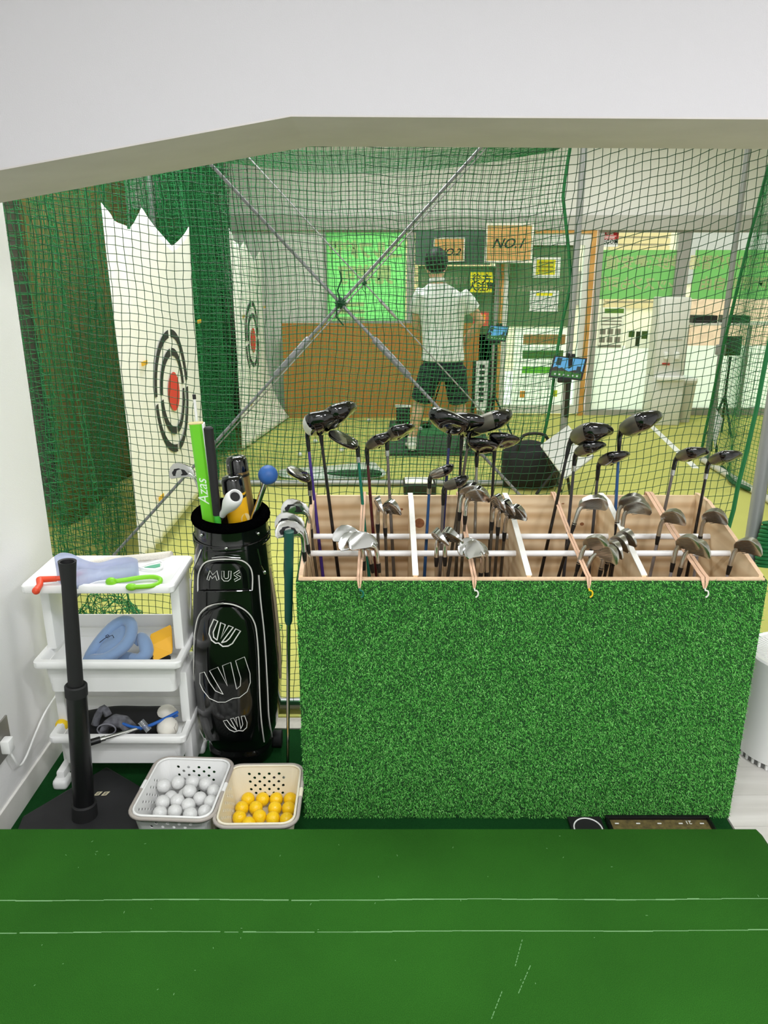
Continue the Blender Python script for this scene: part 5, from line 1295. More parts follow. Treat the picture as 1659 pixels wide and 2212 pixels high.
# white films added over the lower panes so they glow with daylight
for (x0, x1, zt, lab) in ((2.37, 3.15, 0.78, 'white film added to make the lower pane glow right of the door'), (3.31, 4.70, 0.78, 'white film added to make the lower pane glow at the right edge'), (0.34, 1.20, 0.9, 'white film added to make the lower pane glow behind the golfer')):
    t = thing('glow_film', lab, 'window film', ((x0+x1)/2, GD, 0.06), 'added glow films'); MB().box(x0, x1, GD-0.002, GD, 0.055, zt).build('sheet', F_WHITE, t, 0)
# posters
t = sheet('notice_poster', 'pale notice poster low on the pane right of the door', 'poster', 1292, 664, 1347, 752, GD-0.006, F_PAPER, 'window posters', 0.002)
strip(t, 0.2, 0.03, 0.95, 0.14, film('olive_print', (150, 190, 110))); 
for i in range(3): strip(t, 0.1, 0.24+i*0.08, 0.9, 0.27+i*0.08, film('grey_print', (186, 182, 172)))
for i in range(3):
    for j in range(2): strip(t, 0.08+i*0.3, 0.52+j*0.2, 0.3+i*0.3, 0.66+j*0.2, film('grey_print', (186, 182, 172)))
strip(t, 0.05, 0.92, 0.95, 0.98, film('grey_print', (186, 182, 172)))
t = sheet('photo_poster', 'poster with green photographs standing on the sill right of the door', 'poster', 1352, 712, 1402, 752, GD-0.01, F_PAPER, 'window posters', 0.002)
strip(t, 0.1, 0.08, 0.35, 0.4, film('leaf_print', (120, 150, 90))); strip(t, 0.42, 0.1, 0.6, 0.9, film('dark_leaf_print', (96, 110, 80))); strip(t, 0.66, 0.08, 0.92, 0.5, film('leaf_print', (120, 150, 90)))
t = sheet('security_sign', 'red SECOM security camera sticker at the top of the window', 'sign', 1298, 491, 1336, 533, GD-0.004, M_PAPER, None, 0.002)
strip(t, 0.0, 0.03, 1.0, 0.62, mat('deep_red_print', (176, 24, 30), 0.6)); strip(t, 0, 0.86, 1, 0.88, M_INK)
words(t, '監視カメラ', 0.5, 0.15, 0.040, M_PAPER, e=0.0022); words(t, '設置', 0.5, 0.32, 0.042, M_PAPER, e=0.0022)
for i in range(3): strip(t, 0.14+0.08*(i > 0), 0.44+i*0.055, 0.86-0.08*(i > 0), 0.465+i*0.055, M_PAPER, e=0.0022)
words(t, 'SECOM', 0.5, 0.745, 0.055, M_INK, bold=0.0015, sx=1.05)
# door posters
t = sheet('door_film', 'olive green film extended over the upper pane of the door to dim it', 'window film', 1100, 500, 1240, 706, FW+0.004, F_OLIVE, None, 0.002)  # film stretched past its own size to darken bright gaps in the glass
[strip(t, 0.12+0.085*i, 0.56, 0.18+0.085*i, 0.62, film('cream_ghost', (200, 206, 176)), 'faded_mark') for i in range(9)]
t = sheet('yellow_notice', 'white sheet with a yellow notice on the glass door', 'poster', 1151, 556, 1210, 600, FW-0.008, M_PAPER, 'door posters', 0.002); strip(t, 0.12, 0.1, 0.82, 0.85, M_YEL)
for i in range(3): strip(t, 0.2, 0.2+0.2*i, 0.74, 0.3+0.2*i, mat('olive_ink', (150, 140, 30), 0.8), e=0.0022)
t = sheet('rules_notice', 'white printed notice with a yellow heading on the glass door', 'poster', 1144, 628, 1206, 673, FW-0.008, M_PAPER, 'door posters', 0.002); strip(t, 0.22, 0.1, 0.78, 0.24, M_YEL)
for i in range(6): strip(t, 0.1, 0.34+0.1*i, 0.9, 0.36+0.1*i, mat('grey_ink', (150, 152, 150), 0.8))
t = sheet('price_poster', 'large white price poster with green bands on the lower door', 'poster', 1108, 708, 1226, 884, FW-0.010, F_WHITE, 'door posters', 0.003)
strip(t, 0.16, 0.08, 0.92, 0.2, film('tan_band', (196, 166, 120))); strip(t, 0.16, 0.27, 0.9, 0.37, film('green_band', (124, 160, 100))); strip(t, 0.17, 0.47, 0.88, 0.55, film('lime_band', (150, 214, 100)))
for i, v in enumerate((0.235, 0.255, 0.41, 0.43, 0.60, 0.63, 0.68, 0.71)): strip(t, 0.14, v, 0.85, v+0.006, film('grey_line', (190, 192, 190)))
strip(t, 0.15, 0.77, 0.24, 0.85, film('orange_icon', (236, 190, 110))); strip(t, 0.74, 0.76, 0.84, 0.84, film('lime_icon', (220, 224, 90)))
# bay number boards
for (x0, y0, x1, y1, D, s, lab) in ((1052, 487, 1147, 563, FW-0.22, 'NO.1', 'tan board reading NO.1 with a pale frame'), (939, 516, 1001, 563, FW-0.10, 'NO.2', 'tan board reading NO.2 above the golfer')):
    t = sheet('bay_number_board', lab, 'sign', x0, y0, x1, y1, D, M_CORK, 'bay number boards', 0.01); a, b, zb, zt, y = t['_r']; f = 0.022 if s == 'NO.1' else 0.012
    for q in ((a-f, b+f, zt, zt+f), (a-f, b+f, zb-f, zb), (a-f, a, zb, zt), (b, b+f, zb, zt)): MB().box(q[0], q[1], y-0.006, D+0.004, q[2], q[3]).build('frame_bar', mat('pale_frame', (232, 226, 212), 0.5), t, 0)
    words(t, s, 0.47, 0.52 if s == 'NO.1' else 0.62, (b-a)*0.30 if s == 'NO.1' else (b-a)*0.33, mat('black_lettering', (16, 16, 16), 0.6), shear=0.4, bold=0.002, sx=1.05)
    for q in (a+0.05, b-0.05): MB().tube([(q, D, zt+f-0.01), (q, FW-0.055, 2.10)], 0.0025, 5).build('hanging_cord', M_INK, t)
t = sheet('dark_blind', 'dark grey-green blind across the window behind the golfer', 'blind', 897, 497, 1060, 572, FW-0.03, mat('dark_green_blind', (88, 104, 96), 0.7), None, 0.012)
t = sheet('olive_sign', 'olive sign with pale mirrored lettering, extended to dim the window behind the golfer', 'sign', 902, 575, 1068, 800, GD, F_OLIVE, None, 0.002); [strip(t, 0.05+0.06*i, 0.10, 0.09+0.06*i, 0.17, film('cream_ghost', (200, 206, 176)), 'faded_mark') for i in range(10)]  # sign enlarged to cut the window brightness beside the golfer
t = sheet('warning_sign', 'yellow sign warning of people behind, right of the golfer', 'sign', 1016, 588, 1065, 632, FW-0.12, M_YEL, None, 0.003); words(t, '後方', 0.5, 0.36, 0.105, M_INK, bold=0.002); words(t, '人注意', 0.5, 0.74, 0.098, M_INK, bold=0.002)
for q in (0.1, 0.9): a, b, zb, zt, y = t['_r']; MB().tube([(a+(b-a)*q, y, zt), (a+(b-a)*q, y+0.02, 2.0)], 0.0015, 5).build('hanging_cord', M_INK, t)
t = sheet('red_sign', 'red and yellow sign behind the golfer\'s right elbow', 'sign', 1022, 673, 1055, 704, FW-0.12, mat('coral_red', (224, 84, 74), 0.7), None, 0.003); strip(t, 0.25, 0.2, 0.8, 0.8, mat('orange_print', (240, 170, 60), 0.7))
a, b, zb, zt, y = t['_r']; MB().tube([((a+b)/2, y+0.005, zt), ((a+b)/2, FW-0.02, zt+0.3)], 0.0015, 5).build('hanging_cord', M_INK, t)
# orange backboard
t = sheet('backboard', 'wide orange-brown board standing against the far wall', 'board', 613, 698, 1032, 906, FW-0.16, mat('orange_brown_board', (176, 122, 58), 0.85, noise=0.06, nscale=5), None, 0.03)
a, b, zb, zt, y = t['_r']
for q in (a+0.2, b-0.2): MB().rbox(q-0.03, q+0.03, y+0.03, y+0.15, 0, 0.04, 0.004).build('foot', M_BLACK, t)

# water dispenser, bin, counter ------------------------------------
D = 8.08
x0, x1 = at(1418, 780, D).x, at(1484, 780, D).x; zt = at(1450, 643, D).z
t = thing('water_dispenser', 'tall white water dispenser with two taps before the window', 'water dispenser', ((x0+x1)/2, D+0.15, 0))
M_DISP = mat('pale_grey_plastic', (222, 221, 214), 0.4)
zm = at(1450, 815, D).z; zt1 = at(1450, 770, D).z
MB().rbox(x0, x1, D, D+0.30, 0, zm, 0.012).build('base', M_DISP, t); MB().rbox(x0, x1, D+0.05, D+0.30, zm, zt, 0.015).build('tower', M_DISP, t)
MB().rbox(x0+0.02, x1-0.02, D-0.04, D+0.06, zm-0.03, zm+0.01, 0.006).build('drip_tray', M_WHITEP, t)
for q in (0.33, 0.68): MB().rbox(x0+(x1-x0)*q-0.02, x0+(x1-x0)*q+0.02, D+0.0, D+0.055, zt1-0.03, zt1+0.04, 0.006).build('tap', M_WHITEP, t)
MB().box(x0+0.08, x0+0.16, D+0.044, D+0.05, at(1440, 790, D).z, at(1440, 785, D).z).build('red_mark', mat('red_mark', (196, 60, 50), 0.5), t, 0)
MB().box(x0+0.06, x1-0.06, D+0.044, D+0.0495, at(1450, 735, D).z, at(1450, 732, D).z).build('panel_line', mat('grey_line_p', (180, 180, 174), 0.5), t, 0)
x0, x1 = at(1458, 870, 8.2).x+0.08, at(1503, 870, 8.2).x
t = thing('waste_bin', 'pale tapered waste bin beside the water dispenser', 'bin', ((x0+x1)/2, 8.3, 0)); h = at(1480, 823, 8.2).z; xc = (x0+x1)/2; w = x1-x0
mb = MB(); mb.loft([[(x, y, z) for x, y in poly_rr(w*k, 0.26*k, 0.03, 4, xc, 8.35)] for z, k in ((0.0, 0.78), (h-0.03, 1.0), (h-0.03, 1.06), (h, 1.06))]); mb.build('bin_body', mat('beige_grey_plastic', (196, 194, 178), 0.5), t, 40)
mb = MB(); mb.loft([[(x, y, z) for x, y in poly_rr(w*k, 0.26*k, 0.03, 4, xc, 8.35)] for z, k in ((h, 1.08), (h+0.025, 1.05))]); mb.build('lid', M_WHITEP, t, 40)
D = 8.3; zc = at(1560, 698, D).z; xa, xb = at(1496, 698, D).x, 4.75
t = thing('wall_counter', 'thin pale counter below the right window', 'counter', ((xa+xb)/2, D, 0))
MB().rbox(xa, xb, D, D+0.3, zc-0.025, zc, 0.004).build('top', M_DISP, t)
for q in (xa+0.06, (xa+xb)/2, xb-0.06): MB().box(q-0.015, q+0.015, D+0.26, D+0.3, 0, zc-0.025).build('leg', M_STEEL, t, 0)
for (pa, pb_2, lab) in ((1499, 1552, 'left flat black box on the counter'), (1568, 1622, 'right flat black box on the counter')):
    a, b = at(pa, 690, D).x, at(pb_2, 690, D).x; t = thing('flat_box', lab, 'box', ((a+b)/2, D+0.1, zc), 'flat boxes on the counter')
    MB().rbox(a, b, D+0.02, D+0.2, zc, at(1530, 682, D).z, 0.006).build('case', M_BLACK, t)
    MB().box(a+0.03, b-0.03, D+0.018, D+0.021, zc+0.015, zc+0.03).build('seam', mat('dark_grey_seam', (60, 60, 60), 0.5), t, 0)

# tablets on poles, phone tripod -----------------------------------
def tablet(label, pts, D, pole_to, group='tablets on stands'):
    P = [at(x, y, D + dd_) for (x, y, dd_) in pts]     # tl, tr, br, bl
    c = sum(P, Vector())/4; n = (P[1]-P[0]).cross(P[3]-P[0]).normalized()
    if n.y > 0: n = -n
    t = thing('tablet', label, 'tablet', tuple(c), group)
    MB().prism([p for p in P], -n*0.012).build('case', M_BLACK, t, 0)
    def sub(u0, v0, u1, v1, e): 
        q = []
        for u, v in ((u0, v0), (u1, v0), (u1, v1), (u0, v1)): q.append(P[0]*(1-u)*(1-v)+P[1]*u*(1-v)+P[2]*u*v+P[3]*(1-u)*v + n*e)
        return q
    sc = MB().prism(sub(0.06, 0.06, 0.94, 0.93, 0.0012), n*0.0006).build('screen', emit('screen_sky', (96, 176, 226), 0.85), t, 0)
    def gp(u, v, e=0.0022): return P[0]*(1-u)*(1-v)+P[1]*u*(1-v)+P[2]*u*v+P[3]*(1-u)*v + n*e
    def poly(pp, m, e, nm): MB().prism([gp(u, v, e) for u, v in pp], n*0.0003).build(nm, m, sc, 0)
    poly([(0.06, 0.55), (0.15, 0.48), (0.25, 0.56), (0.33, 0.50), (0.42, 0.60), (0.55, 0.66), (0.7, 0.58), (0.82, 0.56), (0.94, 0.62), (0.94, 0.8), (0.06, 0.8)], emit('screen_hill', (70, 60, 56), 0.6), 0.0021, 'screen_hills')
    poly([(0.06, 0.70), (0.4, 0.66), (0.94, 0.72), (0.94, 0.93), (0.06, 0.93)], emit('screen_grass', (58, 130, 44), 0.7), 0.0025, 'screen_grass')
    poly([(0.12, 0.09), (0.27, 0.09), (0.27, 0.42), (0.12, 0.42)], emit('screen_panel', (36, 66, 74), 0.6), 0.0025, 'screen_panel')
    poly([(0.76, 0.40), (0.88, 0.40), (0.88, 0.72), (0.76, 0.72)], emit('screen_panel', (36, 66, 74), 0.6), 0.003, 'screen_panel')
    for i in range(6): poly([(0.15+0.13*i, 0.80), (0.2+0.13*i, 0.80), (0.2+0.13*i, 0.87), (0.15+0.13*i, 0.87)], emit('screen_white', (220, 226, 220), 0.8), 0.003, 'screen_icon')
    for u in (0.42, 0.58): 
        b = gp(u, -0.02, 0.002); MB().rbox(b.x-0.012, b.x+0.012, b.y-0.008, b.y+0.02, b.z-0.012, b.z+0.02, 0.003).build('clamp_jaw', M_BLACK, t)
    b = gp(0.5, 1.04, -0.01); MB().rbox(b.x-0.05, b.x+0.05, b.y-0.015, b.y+0.02, b.z-0.02, b.z+0.012, 0.004).build('clamp_base', M_BLACK, t)
    return t, c
tb, c1 = tablet('tablet showing a golf course, clamped to the grey net post', ((1197, 768, 0.05), (1269, 774, 0.0), (1257, 822, -0.04), (1184, 814, 0.01)), NET2-0.07, None)
MB().rbox(1.345, 1.375, NET2-0.07, NET2-0.035, 0.55, 1.0, 0.004).build('mount_rail', M_BLACK, tb)
tb, c2 = tablet('tablet showing a golf course on a tripod right of the golfer', ((1057, 702, 0.05), (1100, 705, 0.02), (1092, 738, -0.02), (1048, 733, 0.0)), 7.3, None)
t = thing('tablet_tripod', 'black tripod carrying the far tablet', 'tripod', (c2.x, 7.36, 0))
MB().tube([(c2.x, 7.36, c2.z-0.02), (c2.x, 7.36, 0.35)], 0.012, 10).build('column', M_BLACK, t)
for k in range(3):
    a = R(90+120*k); MB().tube([(c2.x, 7.36, 0.45), (c2.x+0.24*math.cos(a), 7.36+0.24*math.sin(a), 0.005)], 0.010, 8).build('leg', M_BLACK, t)
p = at(1574, 800, 7.6)
t = thing('phone_tripod', 'black camera tripod with a dark phone screen by the right window', 'tripod', (p.x, 7.6, 0))
MB().tube([(p.x, 7.6, at(1574, 770, 7.6).z), (p.x, 7.6, 0.38)], 0.012, 10).build('column', M_BLACK, t)
for k in range(3):
    a = R(60+120*k); MB().tube([(p.x, 7.6, 0.40), (p.x+0.13*math.cos(a), 7.6+0.13*math.sin(a), 0.005)], 0.012, 8).build('leg', M_BLACK, t)
a, b = at(1570, 726, 7.58), at(1598, 768, 7.58); MB().rbox(a.x, b.x, 7.57, 7.6, b.z, a.z, 0.004).build('phone_screen', M_GLOSSB, t)
MB().rbox(a.x-0.09, a.x+0.0, 7.55, 7.6, a.z-0.18, a.z-0.08, 0.01).build('pan_handle', M_STEEL, t)
t = thing('practice_club', 'pair-leaning black shafted club by the right window, left one', 'golf club', tuple(atz(1548, 905, 0)), 'clubs by the right window')
MB().tube([atz(1546, 905, 0.0)+Vector((0, 0, 0.01)), at(1561, 705, 8.25)], 0.009, 8).build('shaft', M_BLACK, t); MB().tube([at(1559, 730, 8.2), at(1561, 700, 8.25)], 0.014, 8).build('grip', M_RUBBER, t)
t['label'] = 'black shafted club leaning upright left of the phone tripod'

# floor things -----------------------------------------------------
t = thing('hitting_mat', 'dark grey-green hitting mat under the golfer', 'mat', (0.55, 6.8, 0))
a, b, c_, d_ = atz(832, 985, 0), atz(1062, 985, 0), atz(1040, 915, 0), atz(842, 915, 0)
MB().prism([a, b, c_, d_], (0, 0, 0.03)).build('base', mat('dark_mat_rubber', (52, 62, 54), 0.9), t, 0)
k0, k1 = atz(846, 937, 0.03), atz(1048, 937, 0.03)
MB().prism([atz(846, 940, 0.03), atz(1048, 940, 0.03), atz(1040, 918, 0.03), atz(848, 918, 0.03)], (0, 0, 0.006)).build('turf_strip', mat('mat_green_turf', (44, 104, 60), 0.95), t, 0)
def gball(c, label, group='golf balls on the bay floor'):
    o = bpy.data.objects.new('golf_ball', meb); COL.objects.link(o); o.location = c; tag(o, label, 'golf ball', group)
for (x, y, lab) in ((797, 908, 'white golf ball on the turf under the orange board'), (681, 953, 'white golf ball on the turf right of the purple shaft'), (648, 982, 'white golf ball on the turf above the leftmost hybrid'), (738, 972, 'white golf ball on the turf left of the teal shaft')):
    gball(atz(x, y, BR), lab)
p = atz(908, 926, 0.06+BR); gball(p, 'white golf ball teed up in front of the golfer')
t = thing('rubber_tee', 'short black rubber tee under the ball at the golfer\'s feet', 'tee', (p.x, p.y, 0.036)); MB().tube([(p.x, p.y, 0.035), (p.x, p.y, 0.05), (p.x, p.y, 0.062)], [0.016, 0.006, 0.010], 10).build('cup', M_BLACK, t)
p = atz(872, 932, 0.0)
t = thing('launch_monitor', 'black launch monitor box with a green light by the golfer', 'sensor', tuple(p))
a, b = at(856, 900, 7.35), at(886, 880, 7.35)
MB().rbox(a.x, b.x, 7.35, 7.43, 0.036, b.z, 0.01).build('body', M_BLACK, t); MB().box(b.x-0.03, b.x-0.018, 7.347, 7.351, a.z-0.09, a.z-0.06).build('green_light', emit('green_led', (60, 255, 90), 2.0), t, 0); MB().rbox(a.x-0.01, b.x+0.01, 7.34, 7.44, b.z, b.z+0.012, 0.003).build('lid', M_WHITEP, t)
# black duffel bag and tipped grey panel
t = thing('duffel_bag', 'black duffel bag on the turf behind the club rack', 'bag', tuple(atz(1135, 1050, 0)))
rings = []
for i in range(9):
    u = i/8; pc = atz(1085+110*u, 1050, 0); k = 0.5+0.5*math.sin(PI*min(1, max(0, u*1.0)))**0.4; hh = 0.36*(0.8+0.2*math.sin(PI*u))
    rings.append([(pc.x, pc.y+0.20*math.cos(2*PI*q/20)*k, hh*0.5 + hh*0.5*math.copysign(abs(math.sin(2*PI*q/20))**0.6, math.sin(2*PI*q/20))) for q in range(20)])
MB().loft(rings).build('body', mat('black_canvas', (12, 13, 13), 0.85, bump=0.3, bscale=20), t, 60)
pc = atz(1140, 1050, 0)
MB().tube(smooth([(pc.x-0.12, pc.y-0.12, 0.3), (pc.x-0.08, pc.y-0.14, 0.43), (pc.x+0.08, pc.y-0.14, 0.43), (pc.x+0.12, pc.y-0.12, 0.3)]), 0.012, 8).build('handle', M_RUBBER, t, 60)
def panel_stool(label, quad, D, legs):
    t = thing('folding_stool', label, 'stool', tuple(at(quad[0][0], quad[2][1], D)*1), 'grey folding stools'); P = [at(x, y, D+dz) for x, y, dz in quad]
    n = (P[1]-P[0]).cross(P[2]-P[0]).normalized(); n = n if n.y > 0 else -n
    o = MB().prism(P, n*0.02).build('seat_panel', mat('light_grey_panel', (196, 196, 190), 0.5), t, 0); bv = o.modifiers.new('b', 'BEVEL'); bv.width = 0.006
    for (x0, y0), (x1, y1), dz in legs: MB().tube([at(x0, y0, D+dz), at(x1, y1, D+dz)], 0.011, 8).build('leg', M_BLACK, t)
panel_stool('grey tilted panel of a folding stool behind the striped driver', ((1168, 960, 0.10), (1228, 917, 0.35), (1285, 985, 0.1), (1222, 1034, -0.1)), 5.25, (((1205, 1010), (1158, 1068), 0.0), ((1222, 1005), (1232, 1068), 0.02), ((1180, 985), (1212, 1062), 0.1)))
panel_stool('grey tilted panel of a folding stool behind the slim cage post', ((1532, 905, 0.05), (1545, 880, 0.1), (1562, 905, 0.0), (1544, 968, -0.1)), 6.6, (((1538, 940), (1536, 975), 0.0), ((1544, 930), (1548, 978), 0.02)))
# green and white cover crumpled by the second frame
cloth('crumpled_cover', 'crumpled green and white plastic cover along the second frame', 'cover', [[atz(602, 1034, 0.0)+Vector((0, 0, 0.01)), atz(680, 1036, 0.01), atz(760, 1034, 0.01), atz(830, 1034, 0.01)], [at(600, 1024, 5.95), at(680, 1016, 5.95), at(760, 1024, 5.95), at(838, 1018, 5.95)], [at(604, 1016, 6.1), at(690, 1010, 6.1), at(770, 1008, 6.1), at(812, 1006, 6.1)], [atz(604, 1012, 0.01), atz(690, 1008, 0.01), atz(770, 1000, 0.01), atz(815, 996, 0.01)]], mat('pale_cover', (206, 212, 204), 0.4))
cloth('dark_cover', 'dark green cover folded over the crumpled plastic sheet', 'cover', [[at(700, 1018, 5.9), at(760, 1016, 5.9), at(826, 1010, 5.9)], [at(704, 1026, 5.88), at(760, 1030, 5.88), at(832, 1034, 5.88)]], mat('dark_green_cover', (18, 58, 32), 0.6))
t = thing('ball_tray', 'black ball dispenser tray with white edge at the second frame', 'tray', tuple(atz(900, 1062, 0)))
a, b = at(872, 1062, 5.45), at(942, 1046, 5.45)
MB().rbox(a.x, b.x, 5.45, 5.65, 0.0, b.z, 0.01).build('body', M_BLACK, t); MB().rbox(a.x+0.01, b.x-0.02, 5.46, 5.6, b.z, b.z+0.014, 0.003).build('white_lid', M_WHITEP, t)
# tee-shaped stand with text panel right of the golfer
t = thing('standing_banner', 'narrow white standing banner with black bars right of the golfer', 'banner', tuple(atz(1038, 880, 0.0)))
a, b = at(1028, 780, 8.3), at(1052, 880, 8.3); MB().box(a.x, b.x, 8.3, 8.32, b.z, a.z).build('panel', M_PAPER, t, 0); t['_r'] = (a.x, b.x, b.z, a.z, 8.3)
for s in (a.x-0.03, b.x): MB().box(s, s+0.03, 8.28, 8.33, 0.0, a.z).build('side_bar', M_BLACK, t, 0)
[strip(t, 0.3, 0.08+0.12*i, 0.7, 0.16+0.12*i, M_INK, 'printed_mark') for i in range(7)]

# =================================================================== GOLFER (seen from behind)
GX, GY = 0.475, 6.78
def gp(px, py, dy=0.0): return at(px, py, GY+dy)
def ering(c, rx, ry, n=20, tilt=0.0): 
    return [Vector((c[0]+rx*math.cos(2*PI*k/n), c[1]+ry*math.sin(2*PI*k/n), c[2]+tilt*math.sin(2*PI*k/n))) for k in range(n)]
def remesh(mb, vox, m, name, parent, smooth_it=6):
    tmp = mb.build('tmp', m, None, 0); r = tmp.modifiers.new('r', 'REMESH'); r.mode = 'VOXEL'; r.voxel_size = vox
    s = tmp.modifiers.new('s', 'SMOOTH'); s.iterations = smooth_it; s.factor = 0.5
    dg = bpy.context.evaluated_depsgraph_get(); dg.update()
    me = bpy.data.meshes.new_from_object(tmp.evaluated_get(dg)); bpy.data.objects.remove(tmp)
    me.transform(Matrix.Translation(-root_loc(parent))); me.polygons.foreach_set('use_smooth', [True]*len(me.polygons))
    me.materials.clear(); me.materials.append(m); me.name = name
    o = bpy.data.objects.new(name, me); COL.objects.link(o); o.parent = parent; return o
FZ = 0.036
man = thing('person', 'person in a white polo shirt and dark shorts addressing a ball, seen from behind', 'person', (GX, GY, FZ))
SKIN = mat('skin', (214, 170, 138), 0.55); SHIRT = mat('white_polo_cotton', (232, 232, 230), 0.85); SHORTS = mat('dark_navy_shorts', (20, 26, 38), 0.85); HAIR = mat('black_hair', (14, 13, 13), 0.6); SHOE = mat('white_shoe_leather', (226, 224, 216), 0.5); SOCK = mat('white_sock', (224, 224, 220), 0.9)
head_c = gp(942, 572, 0.05); neck = gp(944, 606, 0.02)
shL, shR = gp(908, 634, 0.0), gp(1002, 640, 0.0)
hipc = gp(957, 796, -0.02); hipL, hipR = hipc+Vector((-0.10, 0, -0.02)), hipc+Vector((0.10, 0, -0.02))
kneeL, kneeR = gp(906, 872, 0.05), gp(992, 876, 0.05)
ankL, ankR = gp(890, 948, 0.0), gp(1004, 950, 0.0); ankL.z = max(ankL.z, FZ+0.09); ankR.z = FZ+0.10
elR = gp(1038, 694, 0.04); wrR = gp(992, 754, 0.30); elL = gp(898, 700, 0.14); wrL = gp(950, 756, 0.36)
body = MB()
tor = [(hipc+Vector((0, 0, -0.06)), 0.14, 0.11), (hipc+Vector((0, 0, 0.04)), 0.165, 0.125), (gp(957, 756), 0.15, 0.115), (gp(955, 710, 0.02), 0.16, 0.12), (gp(953, 668, 0.03), 0.185, 0.125), (gp(952, 642, 0.03), 0.19, 0.105), (gp(948, 624, 0.03), 0.12, 0.085), (gp(945, 612, 0.03), 0.062, 0.062)]
body.loft([ering(c, a, b) for c, a, b in tor])
body.tube([neck+Vector((0, 0, -0.05)), neck, head_c+Vector((0, 0, -0.04))], [0.062, 0.056, 0.058], 16)
body.sphere(head_c, 0.106, 22, 16, (0.84, 0.98, 1.16)); body.sphere(head_c+Vector((0, 0.06, -0.055)), 0.06, 16, 10, (0.9, 0.8, 0.9))
body.sphere(head_c+Vector((0, 0.105, -0.02)), 0.018, 10, 8, (0.8, 1.2, 1.2))
for s in (-1, 1): body.sphere(head_c+Vector((s*0.083, 0.0, -0.018)), 0.026, 12, 8, (0.45, 0.75, 1.15))
for sh, el, wr in ((shL, elL, wrL), (shR, elR, wrR)):
    body.tube([sh, sh*0.5+el*0.5, el, el*0.6+wr*0.4, wr], [0.056, 0.047, 0.041, 0.039, 0.028], 14)
    # hand: palm and five curled fingers round the grip
    d = (wr-el).normalized(); hc = wr + d*0.05; body.sphere(hc, 0.036, 12, 8, (0.9, 0.9, 1.2))
    side = Vector((1 if wr is wrR else -1, 0, 0))
    for k in range(4):
        b0 = hc + Vector((0, 0.01, 0.03-0.02*k)); body.tube([b0, b0+Vector((0, 0.035, -0.004))-side*0.012, b0+Vector((0, 0.04, -0.012))-side*0.035, b0+Vector((0, 0.018, -0.016))-side*0.05], [0.0105, 0.0098, 0.009, 0.008], 8)
    body.tube([hc+Vector((0, -0.005, 0.02)), hc-side*0.03+Vector((0, 0.01, -0.01)), hc-side*0.045+Vector((0, 0.016, -0.04))], [0.012, 0.011, 0.009], 8)
for hp, kn, an in ((hipL, kneeL, ankL), (hipR, kneeR, ankR)):
    body.tube([hp, hp*0.5+kn*0.5, kn, kn*0.68+an*0.32+Vector((0, -0.018, 0)), an*0.75+kn*0.25, an, Vector((an.x, an.y, FZ+0.03))], [0.088, 0.076, 0.056, 0.056, 0.042, 0.036, 0.036], 16)
remesh(body, 0.0085, SKIN, 'body', man)
# face
for s in (-1, 1):
    e = head_c + Vector((s*0.033, 0.092, 0.012)); MB().sphere(e, 0.0125, 10, 8).build('eye', mat('eye_white', (235, 235, 230), 0.2), man, 60)
MB().tube([head_c+Vector((-0.022, 0.104, -0.062)), head_c+Vector((0, 0.11, -0.064)), head_c+Vector((0.022, 0.104, -0.062))], 0.005, 8).build('mouth', mat('lips', (168, 96, 86), 0.5), man, 60)
hair = MB(); hair.sphere(head_c+Vector((0, -0.012, 0.028)), 0.116, 22, 16, (0.86, 0.96, 1.02)); hair.sphere(head_c+Vector((0, -0.03, -0.03)), 0.078, 18, 12, (0.94, 0.9, 0.85))
remesh(hair, 0.008, HAIR, 'hair', man, 3)
# shirt
sh_ = MB(); sh_.loft([ering(c, a, b) for c, a, b in [(gp(957, 778, -0.02), 0.190, 0.150), (gp(957, 752, -0.01), 0.178, 0.145), (gp(956, 710, 0.02), 0.182, 0.142), (gp(954, 668, 0.03), 0.205, 0.145), (gp(952, 640, 0.03), 0.212, 0.122), (gp(948, 622, 0.03), 0.135, 0.100), (gp(945, 612, 0.03), 0.075, 0.074)]])
for s, el, out in ((shL, elL, -1), (shR, elR, 1)):
    e2 = s*0.45+el*0.55; sh_.tube([s+Vector((-out*0.03, 0, 0.01)), s*0.75+el*0.25, e2], [0.074, 0.072, 0.068], 18)
remesh(sh_, 0.009, SHIRT, 'polo_shirt', man, 5)
MB().loft([ering(neck+Vector((0, 0.004, -0.018)), 0.072, 0.07, 24, -0.012), ering(neck+Vector((0, 0.004, 0.016)), 0.066, 0.064, 24, -0.012)], False).build('collar', SHIRT, man, 60).modifiers.new('t', 'SOLIDIFY').thickness = 0.006
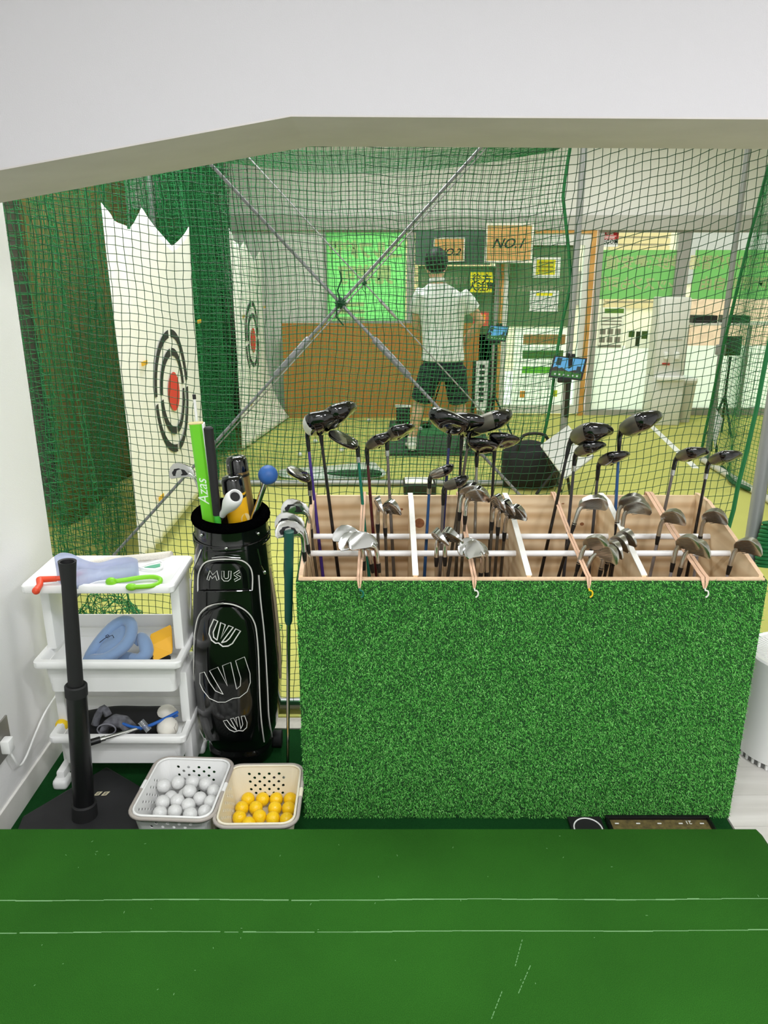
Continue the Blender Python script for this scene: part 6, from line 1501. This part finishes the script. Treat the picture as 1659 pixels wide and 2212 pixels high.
# shorts
so_ = MB(); so_.loft([ering(c, a, b) for c, a, b in [(hipc+Vector((0, 0, -0.10)), 0.165, 0.135), (hipc, 0.180, 0.145), (gp(957, 768, -0.02), 0.170, 0.135)]])
for hp, kn, px in ((hipL, kneeL, 0), (hipR, kneeR, 1)):
    e2 = hp*0.12+kn*0.88; so_.tube([hp+Vector((0, 0, 0.02)), hp*0.6+kn*0.4, e2], [0.105, 0.100, 0.094], 18)
remesh(so_, 0.010, SHORTS, 'shorts', man, 4)
for an, s in ((ankL, -1), (ankR, 1)):
    c = Vector((an.x, an.y, FZ)); 
    shoe = MB(); rg = []
    for y, w, h in ((-0.085, 0.020, 0.05), (-0.07, 0.036, 0.075), (-0.02, 0.040, 0.085), (0.05, 0.043, 0.062), (0.12, 0.048, 0.045), (0.17, 0.038, 0.034), (0.19, 0.016, 0.02)):
        rg.append([(c.x+w*math.cos(2*PI*k/16)+s*0.02*max(0, y)/0.19, c.y+y, c.z+0.004+h*0.5+h*0.5*math.copysign(abs(math.sin(2*PI*k/16))**0.7, math.sin(2*PI*k/16))) for k in range(16)])
    shoe.loft(rg); so2 = shoe.build('shoe', SHOE, man, 60)
    MB().tube([(c.x, c.y-0.01, FZ+0.07), (c.x, c.y-0.01, FZ+0.125)], [0.043, 0.043], 16).build('sock', SOCK, man, 60)
    MB().rbox(c.x-0.045, c.x+0.045, c.y-0.088, c.y+0.19, FZ, FZ+0.014, 0.005).build('sole', M_RUBBER, so2)
# the club in the hands
hc = (wrL+wrR)*0.5 + Vector((0, 0.04, -0.05)); tip_ = Vector((atz(926, 930, 0.06).x, GY+0.95, 0.075))
t = thing('golf_club', 'dark driver held low by the golfer, shaft between the legs', 'golf club', tuple(tip_))
dd = (tip_-hc).normalized(); MB().tube([hc-dd*0.12, tip_], [0.010, 0.006], 10).build('shaft', M_BLACK, t); MB().tube([hc-dd*0.13, hc+dd*0.12], [0.014, 0.012], 12).build('grip', M_RUBBER, t)
MB().sphere(tip_+Vector((-0.01, 0.05, -0.008)), 0.055, 18, 10, (1.0, 1.05, 0.5)).build('club_head', M_GLOSSB, t, 60)
for o in list(bpy.data.objects):
    if '_r' in o: del o['_r']
